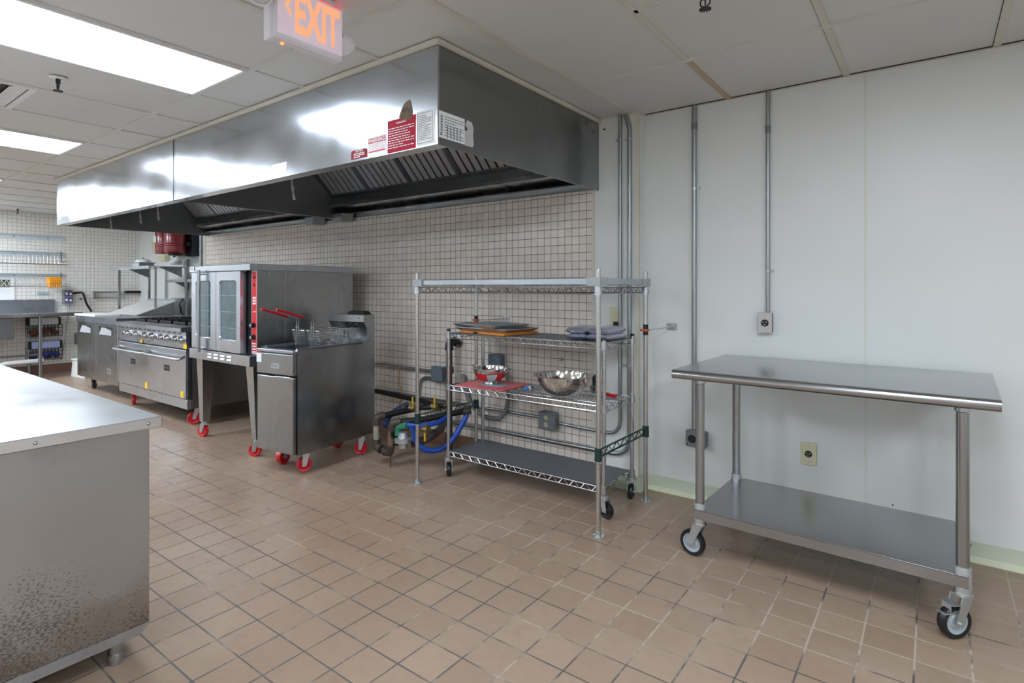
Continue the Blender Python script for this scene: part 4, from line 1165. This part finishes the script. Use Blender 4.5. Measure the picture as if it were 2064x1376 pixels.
# solid ledge rails above the shelf
m = MB()
for y in (-.012, Ds+.004): m.box(.02, y, 1.320, Ws-.02, y+.008, 1.353, .002)
for x in (-.012, Ws+.004): m.box(x, .02, 1.320, x+.008, Ds-.02, 1.353, .002)
m.build('ledge_rail', ss, t)
for (x, y, sx, sy) in ((0, 0, 1, 1), (Ws, 0, -1, 1), (0, Ds, 1, -1), (Ws, Ds, -1, -1)):
    m = MB(); m.prism([(x-.022*sx, y-.022*sy), (x+.060*sx, y-.022*sy), (x+.060*sx, y+.006*sy), (x+.006*sx, y+.006*sy), (x+.006*sx, y+.060*sy), (x-.022*sx, y+.060*sy)], 'z', 1.312, 1.357)
    m.build('corner_block', plain('grey_cast_corner', (164, 170, 172), .45, .0), t)
# green end trusses
for x in (0, Ws):
    za = .425
    m = MB(); zz = (za+.028, za-.010)
    yA, yB = .012, Ds-.012
    for z in zz: m.cyl((x, yA, z), (x, yB, z), .0034, 6)
    for z in zz: m.cyl((x+.008, yA, z), (x+.008, yB, z), .0026, 6)
    n = 12; pts = []
    for k in range(n+1): pts.append((x+.002, yA+(yB-yA)*k/n, zz[k % 2]))
    m.tube(pts, .003, 5)
    tr = m.build('green_truss', green_e, t)
    for y in (0, Ds): MB().lathe([(.0128, za-.032), (.020, za-.030), (.0185, za+.036), (.0128, za+.038)], (x, y, 0), 16).build('clamp', green_e, tr)
# wall ties with orange clamps
for (x, y, px, py, pz) in ((Ws, Ds, .075, YW-sy0-.002, 1.040), (0, Ds, .075+.10, YB-sy0-.002, 1.075)):
    zt = 1.045 if x else 1.060
    c = MB().lathe([(.0128, zt-.007), (.022, zt-.007), (.024, zt), (.022, zt+.007), (.0128, zt+.007)], (x, y, 0), 18).build('wall_tie', orange_c, t, label='orange clamp with wall tie')
    m = MB(); m.lathe([(.0128, zt-.03), (.015, zt-.03), (.015, zt+.035), (.0128, zt+.035)], (x, y, 0), 16); m.build('rubber_sleeve', black, c)
    m = MB(); m.tube([(x+.018, y, zt), (x+px*.6, y+(py-y)*.5, zt+.004), (x+px, py-.012, zt+.012)], .0035, 8); m.build('tie_rod', zinc, c)
    m = MB(); m.box(x+px-.036, py-.004, zt-.010, x+px+.030, py, zt+.032, .001); m.cyl((x+px, py-.018, zt+.012), (x+px, py-.004, zt+.012), .010, 12); m.cyl((x+px+.024, py-.008, zt+.010), (x+px+.024, py-.004, zt+.010), .005, 6); m.build('wall_plate', zinc, c)
    MB().box(x-.034, y-.008, zt-.006, x-.018, y+.008, zt+.006, .002).build('clamp_ear', orange_c, c)

# ------------------------------------------------------------------ things on the cart
CT = .9915
t = thing('serving_board', 'orange wooden board under the sheet pans on the cart top', 'board', (-2.40, 3.085, CT), math.radians(-8))
MB().box(-.20, -.165, 0, .23, .17, .016, .003).build('board', wood_m, t)
MB().box(-.06, -.168, .002, -.02, -.160, .014).build('handle_slot', dark_in, t)
def sheet_pan(x, y, z, w, d, rz, label):
    t = thing('sheet_pan', label, 'pan', (x, y, z), rz, 'sheet pans stacked on the cart top')
    m = MB(); h = .022; f = .02
    a, b = w/2, d/2
    outer = [(-a, -b), (a, -b), (a, b), (-a, b)]; inn = [(-a+f, -b+f), (a-f, -b+f), (a-f, b-f), (-a+f, b-f)]
    o2 = [(-a-.006, -b-.006), (a+.006, -b-.006), (a+.006, b+.006), (-a-.006, b+.006)]
    vs = [(x_, y_, .002) for x_, y_ in inn]+[(x_, y_, h) for x_, y_ in outer]+[(x_, y_, h-.003) for x_, y_ in o2]+[(x_, y_, 0) for x_, y_ in inn]
    fs = [(0, 1, 2, 3), (15, 14, 13, 12)]
    for i in range(4):
        j = (i+1) % 4; fs += [(i, 4+i, 4+j, j), (4+i, 8+i, 8+j, 4+j), (8+i, 12+i, 12+j, 8+j)]
    m.add(vs, fs); m.build('pan', alum, t, angle=20)
    MB().tube([(-a, -b, h), (a, -b, h), (a, b, h), (-a, b, h)], .003, 6, closed=True).build('rolled_rim', chrome_d, t)
sheet_pan(-2.415, 3.10, CT+.0165, .46, .34, math.radians(-4), 'lower aluminium sheet pan on the orange board')
sheet_pan(-2.46, 3.085, CT+.0395, .42, .33, math.radians(-12), 'upper aluminium sheet pan, topmost of the stack')
def pouch(x, y, z, rz, label):
    """plump silvery pouch with a crimped edge"""
    n = 14; w, d, h = .140, .30, .040
    vs = []; fs = []
    for s in (1, -1):
        for i in range(n+1):
            for j in range(n+1):
                u, v = i/n*2-1, j/n*2-1
                k = (1-abs(u)**6)*(1-abs(v)**8)
                wob = .0022*math.sin(9*u+3*v)*math.cos(7*v-2*u)
                zz = h/2+s*(h/2*k**.6+wob*k)
                sx = 1-.05*v*v
                vs.append((u*w/2*sx, v*d/2*(1-.04*u*u), zz))
    N = (n+1)*(n+1)
    for s in (0, 1):
        for i in range(n):
            for j in range(n):
                a = s*N+i*(n+1)+j; q = (a, a+1, a+n+2, a+n+1); fs.append(q if s else tuple(reversed(q)))
    m = MB(); m.add(vs, fs)
    t = m.build('silver_pouch', bag_m, angle=60); t.location = (x, y, z); t.rotation_euler = (0, 0, rz)
    tag(t, label, 'pouch', 'silver pouches on the cart top')
P_L = ['lower silver pouch of the left pair on the cart top', 'upper silver pouch of the left pair on the cart top', 'lower silver pouch of the right pair beside the corner post', 'upper silver pouch of the right pair beside the corner post']
pouch(-1.705, 3.08, CT, .10, P_L[0]); pouch(-1.712, 3.07, CT+.037, .14, P_L[1])
pouch(-1.565, 3.08, CT, -.04, P_L[2]); pouch(-1.568, 3.09, CT+.037, .0, P_L[3])
CM = .6275
t = thing('printed_board', 'flat pink printed board lying under the colander', 'board', (-2.44, 3.085, CM), math.radians(3))
MB().box(-.20, -.165, 0, .20, .165, .008, .002).build('board', pink_m, t)
MB().box(-.07, -.10, .0082, .12, .06, .0088).build('picture', plain('grey_print', (150, 160, 168), .5, vary=.4), t)
t = thing('colander', 'steel colander with a red wrap on the pink board', 'colander', (-2.47, 3.10, CM+.0085))
R = .125
prof = [(.0, .016), (.045, .016), (.066, .022), (.090, .038), (.108, .060), (.119, .086), (.123, .106), (.137, .108), (.137, .110), (.120, .110), (.116, .088), (.105, .063), (.087, .042), (.064, .0265), (.0, .020)]
MB().lathe(prof, seg=48).build('bowl', mirror, t)
MB().lathe([(.046, .0), (.049, .0), (.043, .017), (.040, .017)], seg=32, close=True).build('foot_ring', chrome, t)
m = MB(); n = 40
vs = []; fs = []
rp_ = [(.068, .0228), (.090, .038), (.108, .060), (.1145, .0735)]
for k in range(n+1):
    a = -PI*.95+PI*1.1*k/n
    for r_, h_ in rp_: vs.append(((r_+.0015)*math.cos(a), (r_+.0015)*math.sin(a), h_))
for k in range(n):
    for i in range(3): a = k*4+i; fs.append((a, a+4, a+5, a+1))
m.add(vs, fs); lb = m.build('red_wrap', red_p, t, label='red paper wrap with pictures')
m = MB(); 
vs = []; fs = []
for k in range(9):
    a = -PI*.36+PI*.20*k/8
    for r_, h_ in rp_: vs.append(((r_+.0028)*math.cos(a), (r_+.0028)*math.sin(a), h_))
for k in range(8):
    for i in range(3): a = k*4+i; fs.append((a, a+4, a+5, a+1))
m.add(vs, fs); m.build('printed_picture', plain('food_print', (168, 178, 172), .5, vary=.5), lb)
m = MB()
for s in (-1, 1): m.tube(fillet([(s*.132, -.035, .100), (s*.160, -.030, .112), (s*.160, .030, .112), (s*.132, .035, .100)], .02), .004, 8)
m.build('handle', chrome, t)
m = MB()
for k in range(34):
    a = -PI*.95+PI*.62*k/33
    for j, (r_, h_) in enumerate(((.1172, .080), (.1195, .088), (.1215, .096))):
        m.sphere((r_*math.cos(a+.03*j), r_*math.sin(a+.03*j), h_), .0016, 5, 4)
m.build('perforations', ink_g, t)
def bowl(z, k, label):
    t = MB().lathe([(0, .0), (.055*k, .0), (.085*k, .008*k), (.115*k, .024*k), (.142*k, .048*k), (.162*k, .078*k), (.174*k, .110*k), (.180*k, .136*k), (.202*k, .139*k), (.203*k, .141*k), (.179*k, .140*k), (.172*k, .112*k), (.159*k, .080*k), (.139*k, .051*k), (.112*k, .028*k), (.083*k, .012*k), (.055*k, .003), (0, .003)], seg=64).build('mixing_bowl', mirror)
    t.location = (-1.845, 3.045, z); tag(t, label, 'bowl', 'nested steel mixing bowls')
bowl(CM+.001, .93, 'large outer steel mixing bowl on the middle cart shelf')
bowl(CM+.014, .82, 'inner steel mixing bowl nested inside the larger one')
t = thing('blue_wrapper', 'small blue and white plastic wrapper on the middle cart shelf', 'wrapper', (-2.13, 3.08, CM))
m = MB(); m.sphere((0, -.03, .014), .014, 10, 6, sc=(1.3, 1, 1)); m.sphere((.0, .03, .012), .012, 10, 6, sc=(1, 2.4, .9)); m.build('film', water_bl, t)
MB().sphere((.008, -.005, .014), .013, 10, 6, sc=(1.2, 1.1, 1)).build('cap', white_p, t)
t = thing('kitchen_tool', 'metal utensil with a red handle on the right of the middle shelf', 'utensil', (-1.66, 3.10, CM+.003), math.radians(-12))
MB().cyl((.02, .08, .014), (.12, .06, .016), .011, 12).build('handle', red_h, t)
MB().box(-.08, .07, .008, .02, .10, .014, .002).build('blade', chrome, t)
t = thing('can_opener', 'black and chrome hand tool behind the mixing bowls', 'utensil', (-1.635, 3.245, CM+.003))
MB().cyl((-.09, -.01, .015), (-.10, .0, .115), .013, 12).build('handle', black, t)
m = MB(); m.tube([(-.09, -.01, .02), (-.05, -.02, .012), (.02, -.02, .010)], .006, 8); m.cyl((-.10, -.02, .03), (-.10, 0, .03), .022, 14); m.build('mechanism', chrome, t)

# ------------------------------------------------------------------ conduits, boxes and pipes on the back wall
yc = YB-.016
conduit('conduit', [(-1.628, yc-.004, ZC), (-1.628, yc-.004, .345), (-1.83, yc-.004, .345), (-2.09, yc-.004, .352)], .0115, galv, 'left of the two conduits on the white corner panel, bending to the outlet box', straps=((-1.628, yc-.004, 2.268, 'z', -1), (-1.628, yc-.004, .80, 'z', 1), (-1.93, yc-.004, .348, 'x', 1)), bend=.10)
conduit('conduit', [(-1.59, yc-.004, ZC), (-1.562, yc-.004, 2.34), (-1.562, yc-.004, .215), (-1.85, yc-.004, .215), (-3.30, yc-.004, .215)], .0145, galv, 'right of the two conduits on the white corner panel, running low along the tiles', straps=((-1.562, yc-.004, 2.262, 'z', -1), (-1.562, yc-.004, .80, 'z', -1)), bend=.13)
conduit('conduit', [(-1.178, YW-.018, ZC), (-1.178, YW-.018, .42)], .0145, galv, 'thicker bare conduit down the white wall behind the work table', straps=((-1.178, YW-.018, 1.915, 'z', 1),), couplings=((-1.178, YW-.018, 2.30, 'z'),))
conduit('conduit', [(-.757, YW-.016, ZC), (-.757, YW-.016, 1.165)], .0115, galv, 'conduit dropping to the black socket above the work table', straps=((-.757, YW-.016, 1.399, 'z', 1),), couplings=((-.757, YW-.016, 2.21, 'z'),))
conduit('conduit', [(-4.06, yc, .605), (-3.32, yc, .605)], .015, galv, 'level conduit behind the fryer leading into the blue-grey box')
conduit('conduit', [(-3.31, yc, .545), (-3.47, yc, .545), (-3.495, yc, .38), (-3.495, yc, .25)], .014, galv, 'conduit curving down from the blue-grey box', bend=.10)
conduit('conduit', [(-4.05, yc, .375), (-2.235, yc, .372)], .0115, galv, 'long thin conduit along the tiles into the outlet box')
conduit('conduit', [(-2.98, yc-.02, .62), (-2.93, yc-.02, .42), (-2.80, yc-.02, .31), (-2.60, yc-.02, .31), (-2.53, yc-.02, .42), (-2.53, yc-.02, .62), (-2.60, yc-.01, .73)], .016, plain('grey_flex', (120, 122, 124), .45), 'grey flexible conduit looping below the cart shelf', bend=.12)
def jbox(name, x0, x1, z0, z1, y, d, mat, label, cat='junction box'):
    t = thing(name, label, cat, ((x0+x1)/2, y, (z0+z1)/2))
    w, h = (x1-x0)/2, (z1-z0)/2
    MB().box(-w, -d*.7, -h, w, 0, h, .006).build('box', mat, t)
    MB().box(-w-.003, -d, -h-.003, w+.003, -d*.7, h+.003, .008).build('cover', mat, t)
    for s in (-1, 1): MB().cyl((s*(w-.01), -d-.0015, s*(h-.012)), (s*(w-.01), -d, s*(h-.012)), .004, 8).build('screw', blk_metal, t)
    return t
jbox('junction_box', -3.31, -3.19, .535, .655, YB-.001, .06, box_b, 'blue-grey junction box beside the black gas riser')
jbox('junction_box', -2.70, -2.585, .690, .800, YB-.001, .065, box_b, 'blue-grey junction box behind the colander')
t = jbox('electrical_outlet', -2.235, -2.105, .305, .425, YB-.001, .07, box_g, 'grey weatherproof box with a cream duplex socket below the cart shelf', 'outlet')
for z in (-.024, .024):
    s = MB().lathe([(0, -.0745), (.016, -.0745), (.0165, -.070), (0, -.070)], (-.0, 0, z), 20, 'y').build('socket', almond, t)
    m = MB(); m.box(-.007, -.0755, z-.003, -.004, -.0744, z+.008); m.box(.004, -.0755, z-.003, .007, -.0744, z+.008); m.cyl((0, -.0755, z-.008), (0, -.0744, z-.008), .003, 8); m.build('slots', ink, s)
def rec(x, z, w, h, y, d, plate_m, box_m, label, rad):
    t = thing('electrical_outlet', label, 'outlet', (x, y, z))
    if d > .01: MB().box(-w/2+.002, -d, -h/2+.002, w/2-.002, 0, h/2-.002, .005).build('box', box_m, t)
    MB().box(-w/2, -d-.006, -h/2, w/2, -d, h/2, .002).build('cover_plate', plate_m, t)
    MB().lathe([(0, -d-.014), (rad*.9, -d-.014), (rad, -d-.011), (rad, -d-.005), (0, -d-.005)], (0, 0, 0), 28, 'y').build('socket', ink, t)
    m = MB()
    for k in range(3):
        a = k*2*PI/3+.5; m.box(math.cos(a)*rad*.5-.003, -d-.0148, math.sin(a)*rad*.5-.003, math.cos(a)*rad*.5+.003, -d-.0138, math.sin(a)*rad*.5+.003)
    m.build('prong_slots', grey_rim, t)
    for s in (-1, 1): MB().cyl((0, -d-.0075, s*h*.38), (0, -d-.005, s*h*.38), .003, 8).build('screw', chrome_d, t)
rec(-.768, 1.102, .075, .118, YW-.001, .035, plain('steel_plate', (196, 192, 186), .4, .5), rust_m, 'steel plate with a black round socket above the work table', .020)
rec(-.552, .386, .078, .122, YW-.001, .002, almond, almond, 'almond wall plate with a black round socket under the work table', .018)
t = jbox('electrical_outlet', -1.218, -1.098, .330, .425, YW-.001, .055, box_g, 'grey cast outlet box at the foot of the long conduit', 'outlet')
MB().lathe([(0, -.066), (.020, -.066), (.024, -.06), (.024, -.055), (0, -.055)], (-.022, 0, 0), 24, 'y').build('socket', ink, t)
t = thing('light_switch', 'almond wall plate behind the cart with a black adapter', 'outlet', (-1.672, YB-.005, 1.115))
MB().box(-.036, -.006, -.058, .036, 0, .058, .002).build('cover_plate', almond, t)
MB().cyl((0, -.008, .01), (0, -.005, .01), .004, 8).build('screw', chrome_d, t)
MB().box(.0, -.03, -.060, .024, -.006, -.034, .003).build('adapter', black, t)
t = tag(MB().box(-2.095, YB-.02, .79, -2.072, YB, .812, .003).build('wall_clip', galv), 'small square steel clip on the tiles', 'clip')
t = tag(MB().lathe([(0, -.002), (.004, -.002), (.004, 0), (0, 0)], (-.169, YW, .191), 10, 'y').build('screw_plug', red_dk), 'tiny dark red screw plug on the white wall', 'screw')
t = tag(MB().lathe([(0, -.002), (.007, -.002), (.007, 0), (0, 0)], (-1.75, YB-.004, 2.36), 10, 'y').build('screw_plug', black), 'tiny black plug at the top of the corner panel', 'screw')

# gas piping
def pipe(name, pts, r, mat, label, bend=.03, elbows=(), cat='pipe', seg=16):
    t = thing(name, label, cat, tuple(pts[0])); o = Vector(pts[0])
    P = [Vector(p)-o for p in pts]
    MB().tube(fillet(P, bend, 6), r, seg).build('tube', mat, t)
    for e in elbows:
        i, em = e; p = P[i]; m = MB()
        a = (P[i-1]-p).normalized() if i > 0 else None; b = (P[i+1]-p).normalized() if i+1 < len(P) else None
        L = r*2.4
        if a is not None and b is not None:
            m.tube(fillet([p+a*L, p, p+b*L], L*.8, 6), r*1.28, seg)
            for d in (a, b): m.cyl(tuple(p+d*L*.8), tuple(p+d*(L+.004)), r*1.48, seg)
        else:
            d = a or b; m.cyl(tuple(p+d*L), tuple(p-d*.004), r*1.35, seg)
        m.build('elbow', em, t)
    return t
# big riser on the wall behind the cart corner
t = pipe('gas_riser', [(-3.060, YB-.004, .872), (-3.060, 3.315, .872), (-3.060+.0, 3.315, .20), (-3.06, 3.315, .02)], .024, rust_m, 'thick iron gas riser with an elbow into the tiles', elbows=((1, blk_metal),), bend=.04)
MB().lathe([(.026, 0), (.052, 0), (.054, -.006), (.028, -.012)], (0, .0, 0), 28, 'y').build('wall_flange', chrome_d, t)
MB().lathe([(.024, -.03), (.034, -.026), (.037, 0), (.034, .026), (.024, .03)], (0, 3.315-YB+.004, .65-.872), 8).build('union', rust_m, t)
MB().lathe([(.024, -.03), (.033, -.03), (.033, .05), (.024, .05)], (0, 3.315-YB+.004, .10-.872), 16).build('coupling', rust_m, t)
# black pipes along the wall behind the fryer
pipe('black_pipe', [(-4.06, 3.33, .385), (-3.32, 3.33, .36), (-3.18, 3.33, .345)], .020, blk_metal, 'upper black pipe along the tiles behind the fryer', elbows=((2, rust_m),))
# two looped manifold pipes coming forward
pipe('gas_pipe', [(-3.13, 3.20, .385), (-3.285, 2.765, .345), (-3.285, 2.765, .125), (-3.135, 2.765, .105), (-3.110, 2.765, .330), (-2.95, 2.93, .345), (-2.80, 3.15, .382), (-2.755, 3.21, .388)], .0225, blk_metal, 'black gas pipe looping forward and back beside the fryer', elbows=((1, rust_m), (2, rust_m), (3, rust_m), (4, rust_m), (7, rust_m)), bend=.03)
t = pipe('pipe_nipple', [(-3.285, 2.765, .31), (-3.285, 2.765, .17)], .0235, plain('galvanized_nipple', (176, 170, 156), .45, .4, vary=.2), 'pale pipe section in the left drop of the gas loop', cat='pipe')
t = pipe('pipe_nipple', [(-3.118, 2.765, .29), (-3.128, 2.765, .16)], .0235, plain('brown_nipple', (128, 104, 84), .5, .2, vary=.2), 'brownish pipe section in the right drop of the gas loop', cat='pipe')
pipe('gas_pipe', [(-3.27, 3.02, .372), (-3.02, 3.03, .405), (-2.90, 3.14, .425)], .018, blk_metal, 'second black gas pipe above the loop, tipped with elbows', elbows=((0, rust_m), (2, rust_m)))
t = tag(MB().cyl((-3.128, 2.765, .10), (-3.130, 2.765, .0), .005, 8).build('drip_rod', plain('rusty_rod', (96, 62, 44), .7)), 'thin rusty rod under the gas loop reaching the floor', 'rod')
for (x, y, z, lab) in ((-3.13, 2.99, .395, 'left yellow valve lever on the black gas pipes'), (-2.97, 3.06, .412, 'middle yellow valve lever on the black gas pipes'), (-2.87, 2.86, .30, 'lower yellow valve lever near the regulator')):
    t = thing('gas_valve', lab, 'valve', (x, y, z), group='yellow lever gas valves')
    m = MB(); m.cyl((-.03, 0, 0), (.03, 0, 0), .026, 8); m.cyl((0, 0, .02), (0, 0, .036), .008, 10); m.build('valve_body', plain('brass', (150, 130, 80), .35, .8), t)
    sgn = -1 if z < .35 else 1
    MB().box(-.007, -.010, .02*sgn, .007, -.002, .085*sgn, .002).build('lever', yellow_h, t)
t = thing('gas_regulator', 'silver and green gas regulator hanging beside the pipe loop', 'regulator', (-3.035, 2.80, .210))
m = MB(); m.lathe([(0, -.055), (.034, -.055), (.036, -.02), (.060, -.014), (.060, .010), (.042, .016), (.032, .055), (.02, .06), (0, .06)], seg=20)
m.build('body', alum, t)
m = MB()
for k in range(6):
    a = k*PI/3; m.cyl((math.cos(a)*.053, math.sin(a)*.053, -.018), (math.cos(a)*.053, math.sin(a)*.053, .016), .006, 6)
m.build('bolts', zinc, t)
MB().lathe([(.022, -.05), (.035, -.05), (.035, .05), (.022, .05)], (-.085, 0, -.015), 16, 'x').build('pipe_union', rust_m, t)
MB().tube(fillet([(-.045, -.01, .03), (-.045, -.01, .085), (.05, .0, .115)], .04), .024, 14).build('green_elbow', green_v, t)
pipe('gas_hose', [(-2.985, 2.80, .325), (-2.90, 2.84, .322), (-2.84, 2.95, .330), (-2.82, 3.06, .365)], .018, blue_h, 'short blue gas hose leaving the green elbow', cat='hose')
pipe('gas_hose', [(-2.94, 2.80, .32), (-2.93, 2.83, .19), (-2.89, 2.90, .13), (-2.83, 3.0, .13), (-2.79, 3.08, .21), (-2.775, 3.15, .30), (-2.765, 3.19, .36)], .019, blue_h, 'long blue gas hose looping low behind the rack post', cat='hose', bend=.06)
pipe('gas_hose', [(-3.30, 3.10, .385), (-3.36, 2.98, .33), (-3.34, 2.88, .26), (-3.24, 2.90, .24), (-3.15, 3.0, .26)], .022, plain('navy_coating', (28, 50, 92), .4), 'dark blue gas hose behind the pipe loop', cat='hose', bend=.06)
pipe('iron_pipe', [(-3.06, 3.27, .235), (-2.97, 3.10, .225), (-2.95, 2.96, .20), (-3.0, 2.85, .17)], .022, rust_m, 'rusty tee pipe between the riser and the regulator', elbows=((1, rust_m), (2, rust_m)))
t = tag(MB().tube(fillet([(-3.72, 3.40, .62), (-3.70, 3.37, .57), (-3.72, 3.38, .50), (-3.68, 3.37, .42), (-3.66, 3.37, .36), (-3.72, 3.38, .28)], .03), .004, 6).build('orange_cord', orange_cord), 'thin orange cord hanging against the tiles behind the fryer', 'cord')
